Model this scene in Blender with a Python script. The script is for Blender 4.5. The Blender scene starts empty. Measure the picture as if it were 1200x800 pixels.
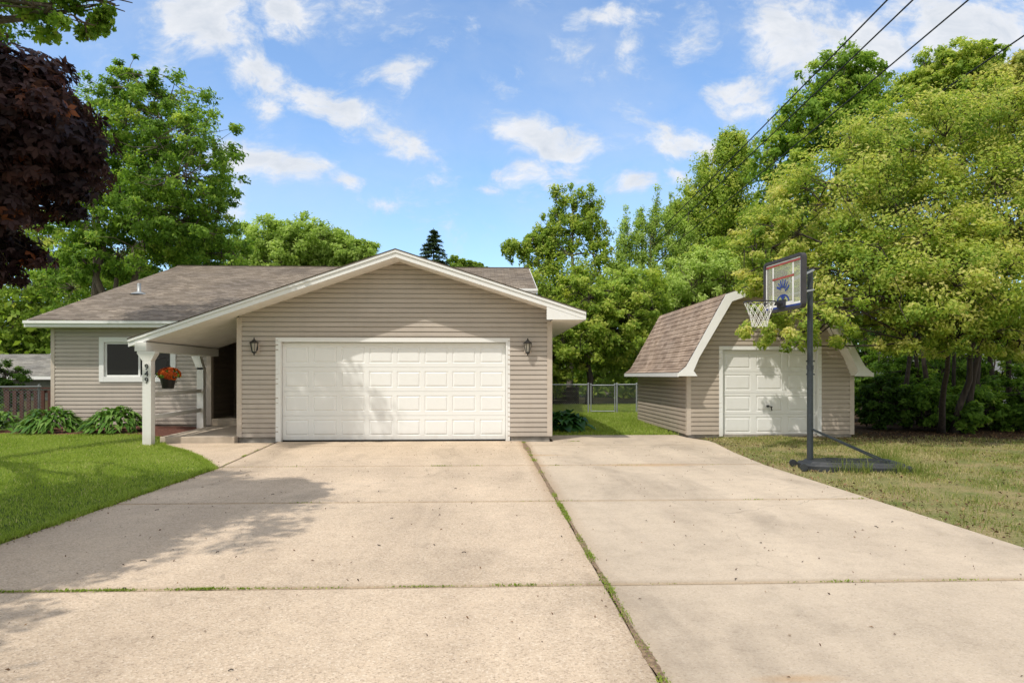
import bpy, math, random
import numpy as np
from mathutils import Vector

random.seed(7)
RNG = np.random.default_rng(11)
scene = bpy.context.scene
COL = scene.collection
R = math.radians

# ----------------------------------------------------------------- camera frame of reference (metres)
YAW = R(2.3)
SY, CY = math.sin(YAW), math.cos(YAW)
EYE = 1.4


def at(px, py, Y):
    """Point in the world seen at picture position px,py on the plane y = Y."""
    u = (px - 600) / 800
    d = Y / (CY - u * SY)
    return Vector((d * (u * CY + SY), Y, EYE + (440 - py) / 800 * d))


# ----------------------------------------------------------------- materials
def new_mat(name):
    m = bpy.data.materials.new(name)
    m.use_nodes = True
    nt = m.node_tree
    nt.nodes.clear()
    out = nt.nodes.new('ShaderNodeOutputMaterial')
    return m, nt, out


def N(nt, kind, ins=None, **kw):
    n = nt.nodes.new(kind)
    for k, v in kw.items():
        setattr(n, k, v)
    for k, v in (ins or {}).items():
        s = n.inputs[k]
        if hasattr(v, 'is_output') and v.is_output:
            nt.links.new(v, s)
        else:
            s.default_value = v
    return n


def c4(c):
    return (c[0], c[1], c[2], 1.0)


def ramp(nt, fac, stops):
    n = nt.nodes.new('ShaderNodeValToRGB')
    el = n.color_ramp.elements
    while len(el) < len(stops):
        el.new(0.5)
    for e, (p, c) in zip(el, stops):
        e.position = p
        e.color = c4(c)
    nt.links.new(fac, n.inputs['Fac'])
    return n.outputs['Color']


def mixc(nt, fac, a, b, mode='MIX'):
    n = nt.nodes.new('ShaderNodeMix')
    n.data_type = 'RGBA'
    n.blend_type = mode
    for i, v in ((0, fac), (6, a), (7, b)):
        if hasattr(v, 'is_output'):
            nt.links.new(v, n.inputs[i])
        else:
            n.inputs[i].default_value = v if i == 0 else c4(v)
    return n.outputs[2]


def mth(nt, op, a, b=None, c=None, clamp=False):
    n = nt.nodes.new('ShaderNodeMath')
    n.operation = op
    n.use_clamp = clamp
    for i, v in enumerate((a, b, c)):
        if v is None:
            continue
        if hasattr(v, 'is_output'):
            nt.links.new(v, n.inputs[i])
        else:
            n.inputs[i].default_value = v
    return n.outputs[0]


def simple(name, col, rough=0.5, metal=0.0, var=0.12, scale=6.0, bump=0.0, bscale=60.0, spec=0.4):
    m, nt, out = new_mat(name)
    tc = N(nt, 'ShaderNodeTexCoord')
    no = N(nt, 'ShaderNodeTexNoise', {'Vector': tc.outputs['Object'], 'Scale': scale, 'Detail': 6.0})
    lo = tuple(c * (1 - var) for c in col)
    hi = tuple(min(1, c * (1 + var)) for c in col)
    colr = ramp(nt, no.outputs['Fac'], [(0.3, lo), (0.7, hi)])
    b = N(nt, 'ShaderNodeBsdfPrincipled', {'Base Color': colr, 'Roughness': rough, 'Metallic': metal,
                                           'Specular IOR Level': spec})
    if bump:
        n2 = N(nt, 'ShaderNodeTexNoise', {'Vector': tc.outputs['Object'], 'Scale': bscale, 'Detail': 4.0})
        bp = N(nt, 'ShaderNodeBump', {'Height': n2.outputs['Fac'], 'Strength': bump, 'Distance': 0.01})
        nt.links.new(bp.outputs[0], b.inputs['Normal'])
    nt.links.new(b.outputs[0], out.inputs[0])
    return m


def siding_mat(name, col):
    m, nt, out = new_mat(name)
    tc = N(nt, 'ShaderNodeTexCoord')
    mp = N(nt, 'ShaderNodeMapping', {'Vector': tc.outputs['Object'], 'Scale': (0.8, 0.8, 10.0)})
    n1 = N(nt, 'ShaderNodeTexNoise', {'Vector': mp.outputs[0], 'Scale': 1.0, 'Detail': 3.0})
    mp2 = N(nt, 'ShaderNodeMapping', {'Vector': tc.outputs['Object'], 'Scale': (7.0, 7.0, 1.3)})
    n2 = N(nt, 'ShaderNodeTexNoise', {'Vector': mp2.outputs[0], 'Scale': 1.0, 'Detail': 5.0})
    a = ramp(nt, n1.outputs['Fac'], [(0.3, tuple(c * .92 for c in col)), (0.7, tuple(c * 1.06 for c in col))])
    f = mth(nt, 'MULTIPLY', mth(nt, 'SUBTRACT', n2.outputs['Fac'], 0.5, clamp=True), 0.7)
    a = mixc(nt, f, a, tuple(c * .62 for c in col))
    # splash dirt near the ground
    sp = N(nt, 'ShaderNodeSeparateXYZ', {0: tc.outputs['Object']})
    low = N(nt, 'ShaderNodeMapRange', {'Value': sp.outputs['Z'], 1: 0.1, 2: 0.65, 3: 0.35, 4: 0.0})
    a = mixc(nt, mth(nt, 'MULTIPLY', low.outputs[0], n2.outputs['Fac']), a, (.16, .12, .085))
    mp3 = N(nt, 'ShaderNodeMapping', {'Vector': tc.outputs['Object'], 'Scale': (2.0, 2.0, 60.0)})
    n3 = N(nt, 'ShaderNodeTexNoise', {'Vector': mp3.outputs[0], 'Scale': 2.0, 'Detail': 3.0})
    bp = N(nt, 'ShaderNodeBump', {'Height': n3.outputs['Fac'], 'Strength': .12, 'Distance': 0.01})
    b = N(nt, 'ShaderNodeBsdfPrincipled', {'Base Color': a, 'Roughness': 0.5, 'Normal': bp.outputs[0],
                                           'Specular IOR Level': .35})
    nt.links.new(b.outputs[0], out.inputs[0])
    return m


def white_mat(name, col, grime=0.35):
    m, nt, out = new_mat(name)
    tc = N(nt, 'ShaderNodeTexCoord')
    mp = N(nt, 'ShaderNodeMapping', {'Vector': tc.outputs['Object'], 'Scale': (3.0, 3.0, 1.2)})
    n1 = N(nt, 'ShaderNodeTexNoise', {'Vector': mp.outputs[0], 'Scale': 2.2, 'Detail': 7.0, 'Roughness': .65})
    f = mth(nt, 'MULTIPLY', mth(nt, 'SUBTRACT', n1.outputs['Fac'], 0.45, clamp=True), grime * 3)
    a = mixc(nt, f, col, tuple(c * k for c, k in zip(col, (.72, .68, .6))))
    sp = N(nt, 'ShaderNodeSeparateXYZ', {0: tc.outputs['Object']})
    low = N(nt, 'ShaderNodeMapRange', {'Value': sp.outputs['Z'], 1: 0.0, 2: 0.25, 3: 0.5, 4: 0.0})
    a = mixc(nt, mth(nt, 'MULTIPLY', low.outputs[0], n1.outputs['Fac']), a, (.35, .27, .18))
    b = N(nt, 'ShaderNodeBsdfPrincipled', {'Base Color': a, 'Roughness': 0.45, 'Specular IOR Level': .35})
    nt.links.new(b.outputs[0], out.inputs[0])
    return m


def shingle_mat(name, cols, bw=0.32, bh=0.14):
    """cols: dark, mid, light. Works on UV in metres."""
    m, nt, out = new_mat(name)
    uv = N(nt, 'ShaderNodeUVMap')
    br = N(nt, 'ShaderNodeTexBrick', {'Vector': uv.outputs[0], 'Scale': 1.0, 'Mortar Size': .006, 'Bias': 0.0,
                                      'Brick Width': bw, 'Row Height': bh, 'Color1': (0, 0, 0, 1),
                                      'Color2': (1, 1, 1, 1), 'Mortar': (0.02, .02, .02, 1), 'Mortar Smooth': .4})
    br.offset = 0.37
    br.squash = 1.0
    n1 = N(nt, 'ShaderNodeTexNoise', {'Vector': uv.outputs[0], 'Scale': 160.0, 'Detail': 2.0})
    n2 = N(nt, 'ShaderNodeTexNoise', {'Vector': uv.outputs[0], 'Scale': 0.7, 'Detail': 5.0})
    base = ramp(nt, br.outputs['Color'], [(0.0, cols[0]), (0.5, cols[1]), (1.0, cols[2])])
    gr = ramp(nt, n1.outputs['Fac'], [(0.3, (.55, .55, .55)), (0.7, (1.4, 1.4, 1.4))])
    a = mixc(nt, 0.55, base, gr, 'MULTIPLY')
    st = ramp(nt, n2.outputs['Fac'], [(0.35, (.72, .72, .74)), (0.65, (1.12, 1.1, 1.06))])
    a = mixc(nt, 0.8, a, st, 'MULTIPLY')
    a = mixc(nt, mth(nt, 'MULTIPLY', br.outputs['Fac'], .75), a, tuple(c * .3 for c in cols[0]))
    b = N(nt, 'ShaderNodeBsdfPrincipled', {'Base Color': a, 'Roughness': 0.92, 'Specular IOR Level': .2})
    bp = N(nt, 'ShaderNodeBump', {'Height': n1.outputs['Fac'], 'Strength': .3, 'Distance': 0.005})
    nt.links.new(bp.outputs[0], b.inputs['Normal'])
    nt.links.new(b.outputs[0], out.inputs[0])
    return m


def leaf_mat(name, stops, trans=0.5, rough=0.55, tmul=1.45, spec=.15, gain=(1, 1, 1)):
    """Colour by vertex attribute v; part of the light passes through the leaf."""
    m, nt, out = new_mat(name)
    at_ = N(nt, 'ShaderNodeAttribute', attribute_name='v')
    stops = [(p, tuple(min(.9, q * w) for q, w in zip(c, gain))) for p, c in stops]
    col = ramp(nt, at_.outputs['Fac'], stops)
    b = N(nt, 'ShaderNodeBsdfPrincipled', {'Base Color': col, 'Roughness': rough, 'Specular IOR Level': spec})
    tcol = mixc(nt, 1.0, col, (tmul, tmul, tmul * .6), 'MULTIPLY')
    t = N(nt, 'ShaderNodeBsdfTranslucent', {'Color': tcol})
    mx = N(nt, 'ShaderNodeMixShader', {0: trans, 1: b.outputs[0], 2: t.outputs[0]})
    nt.links.new(mx.outputs[0], out.inputs[0])
    return m


def bark_mat(name, col):
    m, nt, out = new_mat(name)
    tc = N(nt, 'ShaderNodeTexCoord')
    mp = N(nt, 'ShaderNodeMapping', {'Vector': tc.outputs['Object'], 'Scale': (14, 14, 2.5)})
    n = N(nt, 'ShaderNodeTexNoise', {'Vector': mp.outputs[0], 'Scale': 1.5, 'Detail': 8.0})
    a = ramp(nt, n.outputs['Fac'], [(0.3, tuple(c * .45 for c in col)), (0.7, tuple(c * 1.35 for c in col))])
    bp = N(nt, 'ShaderNodeBump', {'Height': n.outputs['Fac'], 'Strength': .8, 'Distance': 0.03})
    b = N(nt, 'ShaderNodeBsdfPrincipled', {'Base Color': a, 'Roughness': .9, 'Normal': bp.outputs[0]})
    nt.links.new(b.outputs[0], out.inputs[0])
    return m


def concrete_mat(name, base, agg, speck=0.5, rust=0.0):
    m, nt, out = new_mat(name)
    tc = N(nt, 'ShaderNodeTexCoord')
    P = tc.outputs['Object']
    big = N(nt, 'ShaderNodeTexNoise', {'Vector': P, 'Scale': 0.45, 'Detail': 6.0, 'Roughness': .6})
    mid = N(nt, 'ShaderNodeTexNoise', {'Vector': P, 'Scale': 5.0, 'Detail': 6.0, 'Roughness': .7})
    fine = N(nt, 'ShaderNodeTexNoise', {'Vector': P, 'Scale': 75.0, 'Detail': 3.0, 'Roughness': .7})
    vor = N(nt, 'ShaderNodeTexVoronoi', {'Vector': P, 'Scale': 90.0, 'Randomness': 1.0})
    a = ramp(nt, big.outputs['Fac'], [(0.3, tuple(c * .80 for c in base)), (0.52, base),
                                      (0.7, tuple(c * 1.10 for c in base))])
    ms = ramp(nt, mid.outputs['Fac'], [(0.25, (.76, .75, .74)), (0.5, (1, 1, 1)), (0.75, (1.10, 1.10, 1.09))])
    a = mixc(nt, .75, a, ms, 'MULTIPLY')
    # aggregate: each stone its own tone
    ag = N(nt, 'ShaderNodeSeparateColor', {0: vor.outputs['Color']})
    st = ramp(nt, ag.outputs[0], [(0.0, agg[0]), (0.25, agg[1]), (0.8, agg[2]), (1.0, agg[3])])
    sm = mth(nt, 'MULTIPLY', mth(nt, 'GREATER_THAN', fine.outputs['Fac'], .47), speck)
    a = mixc(nt, sm, a, st)
    pores = mth(nt, 'MULTIPLY', mth(nt, 'LESS_THAN', fine.outputs['Fac'], .34), speck * .9)
    a = mixc(nt, pores, a, tuple(c * .42 for c in base))
    sp = N(nt, 'ShaderNodeSeparateXYZ', {0: P})
    # faint tyre-worn streaks along the drive
    mp = N(nt, 'ShaderNodeMapping', {'Vector': P, 'Scale': (1.1, .16, 1)})
    tr = N(nt, 'ShaderNodeTexNoise', {'Vector': mp.outputs[0], 'Scale': 1.3, 'Detail': 4.0})
    a = mixc(nt, .5, a, ramp(nt, tr.outputs['Fac'], [(0.35, (.80, .79, .79)), (0.6, (1.05, 1.05, 1.05))]), 'MULTIPLY')
    # sparse dark oil drops
    sc = N(nt, 'ShaderNodeTexVoronoi', {'Vector': P, 'Scale': 1.4, 'Randomness': 1.0})
    dr = N(nt, 'ShaderNodeMapRange', {'Value': sc.outputs['Distance'], 1: .03, 2: .10, 3: .35, 4: 0.0})
    a = mixc(nt, mth(nt, 'MULTIPLY', dr.outputs[0], mid.outputs['Fac']), a, tuple(c * .5 for c in base))
    # joints: soil staining along the long joint and the cross joints
    dx = mth(nt, 'ABSOLUTE', mth(nt, 'SUBTRACT', sp.outputs['X'], .815))
    jx = N(nt, 'ShaderNodeMapRange', {'Value': dx, 1: 0.0, 2: .16, 3: 1.0, 4: 0.0})
    yf = N(nt, 'ShaderNodeMapRange', {'Value': sp.outputs['Y'], 1: 5.0, 2: 11.0, 3: 0.25, 4: 1.0})
    a = mixc(nt, mth(nt, 'MULTIPLY', mth(nt, 'MULTIPLY', jx.outputs[0], yf.outputs[0]),
                     mth(nt, 'MULTIPLY', mid.outputs['Fac'], 1.2)), a, (.27, .16, .075))
    dy = mth(nt, 'ABSOLUTE', mth(nt, 'SUBTRACT', mth(nt, 'FLOORED_MODULO', mth(nt, 'ADD', sp.outputs['Y'], 1.55 - .02), 3.05), 0.0))
    dy2 = mth(nt, 'MINIMUM', dy, mth(nt, 'SUBTRACT', 3.05, dy))
    jy = N(nt, 'ShaderNodeMapRange', {'Value': dy2, 1: 0.0, 2: .075, 3: 1.3, 4: 0.0})
    a = mixc(nt, mth(nt, 'MULTIPLY', jy.outputs[0], mth(nt, 'SUBTRACT', mid.outputs['Fac'], .2, clamp=True)), a,
             (.24, .17, .10))
    # hairline cracks, broken up
    wn = N(nt, 'ShaderNodeTexNoise', {'Vector': P, 'Scale': 1.7, 'Detail': 5.0})
    wv = N(nt, 'ShaderNodeVectorMath', {0: wn.outputs['Color'], 1: (.55, .55, 0)}, operation='MULTIPLY')
    wa = N(nt, 'ShaderNodeVectorMath', {0: P, 1: wv.outputs[0]}, operation='ADD')
    ck = N(nt, 'ShaderNodeTexVoronoi', {'Vector': wa.outputs[0], 'Scale': .33}, feature='DISTANCE_TO_EDGE')
    cl = mth(nt, 'LESS_THAN', ck.outputs['Distance'], .0016)
    cm = mth(nt, 'GREATER_THAN', big.outputs['Fac'], .50)
    a = mixc(nt, mth(nt, 'MULTIPLY', mth(nt, 'MULTIPLY', cl, cm), .28), a, tuple(c * .35 for c in base))
    # long, soft water and tyre stains
    mq = N(nt, 'ShaderNodeMapping', {'Vector': P, 'Scale': (.55, .22, 1), 'Location': (3.1, 1.7, 0)})
    wst = N(nt, 'ShaderNodeTexNoise', {'Vector': mq.outputs[0], 'Scale': 1.6, 'Detail': 8.0, 'Roughness': .62, 'Distortion': .8})
    a = mixc(nt, .8, a, ramp(nt, wst.outputs['Fac'], [(.33, (.74, .74, .74)), (.47, (.98, .98, .98)), (.7, (1.06, 1.06, 1.05))]), 'MULTIPLY')
    if rust:
        for (rx, ry, rr) in ((2.6, 10.62, .5), (1.45, 3.1, .12), (.35, 10.6, .4), (.9, 12.0, .3)):
            q = N(nt, 'ShaderNodeVectorMath', {0: P, 1: (rx, ry, 0)}, operation='SUBTRACT')
            q2 = N(nt, 'ShaderNodeVectorMath', {0: q.outputs[0], 1: (1 / (rr * 2.2), 1 / (rr * .5), 0)}, operation='MULTIPLY')
            ln = N(nt, 'ShaderNodeVectorMath', {0: q2.outputs[0]}, operation='LENGTH')
            mr = N(nt, 'ShaderNodeMapRange', {'Value': ln.outputs['Value'], 1: 0.2, 2: 1.0, 3: rust, 4: 0.0})
            a = mixc(nt, mth(nt, 'MULTIPLY', mr.outputs[0], mid.outputs['Fac']), a, (.42, .24, .09))
    hb = mth(nt, 'ADD', mth(nt, 'MULTIPLY', fine.outputs['Fac'], .6), mth(nt, 'MULTIPLY', vor.outputs['Distance'], .5))
    bp = N(nt, 'ShaderNodeBump', {'Height': hb, 'Strength': .45, 'Distance': 0.006})
    b = N(nt, 'ShaderNodeBsdfPrincipled', {'Base Color': a, 'Roughness': .85, 'Normal': bp.outputs[0],
                                           'Specular IOR Level': .25})
    nt.links.new(b.outputs[0], out.inputs[0])
    return m


def ground_mat():
    """Soil under turf: masks from point attributes lush / dry / soil."""
    m, nt, out = new_mat('turf_soil')
    tc = N(nt, 'ShaderNodeTexCoord')
    P = tc.outputs['Object']
    n1 = N(nt, 'ShaderNodeTexNoise', {'Vector': P, 'Scale': 1.6, 'Detail': 8.0, 'Roughness': .7})
    n2 = N(nt, 'ShaderNodeTexNoise', {'Vector': P, 'Scale': 38.0, 'Detail': 4.0, 'Roughness': .7})
    g = ramp(nt, n2.outputs['Fac'], [(0.3, (.04, .08, .012)), (0.7, (.11, .19, .03))])
    d = ramp(nt, n2.outputs['Fac'], [(0.3, (.15, .125, .055)), (0.5, (.28, .23, .11)), (0.72, (.40, .33, .19))])
    s = ramp(nt, n2.outputs['Fac'], [(0.3, (.03, .019, .012)), (0.7, (.10, .066, .042))])
    dry = N(nt, 'ShaderNodeAttribute', attribute_name='dry').outputs['Fac']
    soil = N(nt, 'ShaderNodeAttribute', attribute_name='soil').outputs['Fac']
    dm = mth(nt, 'MULTIPLY', dry, mth(nt, 'MULTIPLY', mth(nt, 'SUBTRACT', n1.outputs['Fac'], .25, clamp=True), 3.0), clamp=True)
    a = mixc(nt, dm, g, d)
    a = mixc(nt, soil, a, s)
    bp = N(nt, 'ShaderNodeBump', {'Height': n2.outputs['Fac'], 'Strength': .7, 'Distance': 0.03})
    b = N(nt, 'ShaderNodeBsdfPrincipled', {'Base Color': a, 'Roughness': .95, 'Normal': bp.outputs[0],
                                           'Specular IOR Level': .1})
    nt.links.new(b.outputs[0], out.inputs[0])
    return m


def glass_mat(name, tint, refl=0.3):
    m, nt, out = new_mat(name)
    tc = N(nt, 'ShaderNodeTexCoord')
    n = N(nt, 'ShaderNodeTexNoise', {'Vector': tc.outputs['Object'], 'Scale': 1.2})
    bp = N(nt, 'ShaderNodeBump', {'Height': n.outputs['Fac'], 'Strength': .06, 'Distance': .02})
    b = N(nt, 'ShaderNodeBsdfPrincipled', {'Base Color': c4(tint), 'Roughness': .03, 'Specular IOR Level': .22,
                                           'Normal': bp.outputs[0]})
    nt.links.new(b.outputs[0], out.inputs[0])
    return m


def clear_mat(name, tint, alpha):
    m, nt, out = new_mat(name)
    b = N(nt, 'ShaderNodeBsdfPrincipled', {'Base Color': c4(tint), 'Roughness': .08, 'Specular IOR Level': .6})
    t = N(nt, 'ShaderNodeBsdfTransparent', {'Color': (.93, .96, .94, 1)})
    mx = N(nt, 'ShaderNodeMixShader', {0: alpha, 1: t.outputs[0], 2: b.outputs[0]})
    nt.links.new(mx.outputs[0], out.inputs[0])
    return m


M = {}
M['siding'] = siding_mat('tan_vinyl_siding', (.445, .392, .337))
M['siding_shed'] = siding_mat('shed_siding', (.44, .375, .308))
M['siding_trim'] = simple('tan_corner_trim', (.50, .43, .36), .5, var=.06)
M['white'] = white_mat('white_trim_paint', (.76, .76, .74), .15)
M['white_old'] = white_mat('weathered_white_paint', (.74, .73, .69), .25)
M['door_white'] = white_mat('garage_door_paint', (.76, .765, .745), .08)
M['door_shed'] = white_mat('shed_door_paint', (.72, .715, .69), .12)
M['soffit'] = simple('soffit_vinyl', (.84, .81, .77), .6, var=.05)
M['shingle'] = shingle_mat('roof_shingle', [(.20, .165, .13), (.285, .24, .195), (.37, .315, .26)], .24)
M['shingle_shed'] = shingle_mat('shed_shingle', [(.27, .20, .15), (.36, .275, .21), (.44, .345, .27)], .27, .14)
M['shingle_grey'] = shingle_mat('grey_shingle', [(.2, .19, .17), (.27, .26, .24), (.34, .33, .30)])
M['foundation'] = simple('foundation_concrete', (.30, .27, .23), .9, var=.25, bump=.3)
M['porch'] = simple('porch_concrete', (.44, .37, .29), .85, var=.2, scale=3, bump=.3)
M['dark'] = simple('dark_door_shaded_ceiling', (.06, .045, .035), .5)
M['siding_shaded'] = siding_mat('shaded_entry_siding', (.17, .135, .105))  # house siding darkened: shade of the entry recess put into the colour
M['glass'] = glass_mat('window_glass', (.012, .014, .013))
M['lamp_glass'] = glass_mat('lamp_glass', (.35, .33, .28))
M['black_metal'] = simple('black_metal', (.018, .018, .019), .35, var=.3, spec=.5)
M['pole'] = simple('dark_pole_metal', (.022, .03, .036), .4, var=.25, scale=20, spec=.5)
M['plastic'] = simple('black_base_plastic', (.028, .031, .034), .55, var=.3, scale=9, bump=.15)
M['board_frame'] = simple('board_frame_plastic', (.045, .042, .045), .5, var=.2)
M['acrylic'] = clear_mat('acrylic_board', (.60, .60, .52), .30)
M['red'] = simple('red_decal', (.36, .06, .05), .4)
M['white_decal'] = simple('white_decal', (.75, .75, .74), .4)
M['blue'] = simple('blue_decal', (.015, .045, .26), .4)
M['net'] = simple('net_cord', (.72, .72, .68), .8)
M['rim'] = simple('rim_metal', (.03, .03, .04), .4)
M['galv'] = simple('galvanised_steel', (.34, .36, .37), .5, metal=.4, var=.15)
M['wire'] = simple('chain_link_wire', (.16, .17, .17), .5, metal=.3)
M['cable'] = simple('black_cable', (.012, .012, .013), .6)
M['deck'] = simple('red_brown_deck_stain', (.07, .024, .015), .7, var=.3, scale=12)
M['old_wood'] = simple('weathered_fence_wood', (.07, .055, .042), .9, var=.4, scale=5)
M['mulch'] = simple('red_mulch', (.12, .045, .03), .95, var=.5, scale=35, bump=1.0, bscale=45)
M['neighbour_wall'] = simple('neighbour_wall_paint', (.16, .17, .14), .8)
M['pale_wall'] = simple('pale_wall_paint', (.62, .64, .66), .7)
M['conc_a'] = concrete_mat('aggregate_concrete', (.572, .462, .345),
                           [(.14, .095, .065), (.44, .33, .23), (.66, .53, .385), (.80, .70, .57)], .50, .0)
M['conc_b'] = concrete_mat('smooth_concrete', (.535, .447, .345),
                           [(.23, .17, .12), (.45, .36, .26), (.56, .46, .35), (.66, .57, .46)], .34, .8)
M['soil'] = ground_mat()
M['joint_dirt'] = simple('joint_dirt', (.23, .16, .10), .95, var=.5, scale=45, bump=1.0, bscale=90)
M['bark'] = bark_mat('grey_bark', (.12, .095, .07))
M['bark_dark'] = bark_mat('dark_bark', (.045, .034, .026))
M['twig'] = bark_mat('pale_bark', (.19, .165, .13))

G_MID = [(0, (.022, .060, .006)), (.45, (.070, .155, .018)), (.8, (.125, .235, .030)), (1, (.20, .30, .05))]
M['leaf_green'] = leaf_mat('leaf_green', G_MID, gain=(2.0, 1.65, 1.9))
M['leaf_fresh'] = leaf_mat('leaf_fresh', [(0, (.045, .09, .010)), (.45, (.115, .205, .024)), (.8, (.19, .28, .04)), (1, (.28, .35, .07))], gain=(1.85, 1.6, 1.9))
M['leaf_pale'] = leaf_mat('leaf_pale', [(0, (.09, .13, .02)), (.5, (.20, .265, .055)), (1, (.32, .37, .12))], gain=(1.55, 1.65, 1.6))
M['leaf_yellow'] = leaf_mat('leaf_yellow', [(0, (.13, .22, .02)), (.3, (.22, .33, .035)), (.6, (.40, .47, .06)),
                                            (1, (.62, .58, .15))], gain=(1.0, 1.0, 1.5))
M['leaf_dark'] = leaf_mat('leaf_dark', gain=(1.7, 1.5, 1.5), stops=[(0, (.012, .032, .005)), (.5, (.04, .095, .014)), (1, (.09, .17, .03))])
M['leaf_olive'] = leaf_mat('leaf_olive', [(0, (.05, .085, .015)), (.5, (.145, .195, .042)), (1, (.27, .28, .08))], gain=(1.95, 1.8, 1.9))
M['leaf_red'] = leaf_mat('leaf_red', [(0, (.010, .006, .007)), (.5, (.030, .016, .017)), (.85, (.06, .030, .026)), (1, (.17, .055, .018))],
                         trans=.35, tmul=1.9, rough=.5, spec=.18, gain=(1.2, 1.2, 1.3))
M['needle'] = leaf_mat('spruce_needle', [(0, (.03, .06, .03)), (1, (.10, .15, .08))], trans=.2)
M['hosta'] = leaf_mat('hosta_leaf', [(0, (.04, .10, .014)), (.6, (.11, .23, .035)), (1, (.25, .37, .10))], trans=.25, rough=.35)
M['rhubarb'] = leaf_mat('broad_leaf', [(0, (.012, .05, .010)), (1, (.05, .15, .03))], trans=.2, rough=.35)
M['turf'] = leaf_mat('turf_blade', [(0, (.11, .175, .02)), (.5, (.30, .40, .065)), (.8, (.40, .47, .12)), (1, (.58, .54, .26))], trans=.45, spec=.12)
M['turf_dry'] = leaf_mat('dry_turf_blade', [(0, (.08, .13, .02)), (.45, (.19, .24, .05)), (.7, (.34, .31, .12)), (1, (.50, .43, .25))], trans=.3, spec=.2)
M['litter'] = leaf_mat('dead_leaf', [(0, (.025, .014, .009)), (.5, (.11, .06, .035)), (1, (.30, .19, .10))], trans=.1, rough=.8)
M['flower'] = leaf_mat('orange_petal', [(0, (.22, .025, .008)), (.5, (.45, .075, .012)), (1, (.6, .14, .02))], trans=.3)


# ----------------------------------------------------------------- mesh helpers
def link(name, me, mat, parent=None):
    me.materials.append(M[mat] if isinstance(mat, str) else mat)
    o = bpy.data.objects.new(name, me)
    COL.objects.link(o)
    if parent is not None:
        o.parent = parent
        if parent_world.get(parent.name) is not None:
            pass
    return o


parent_world = {}


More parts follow.
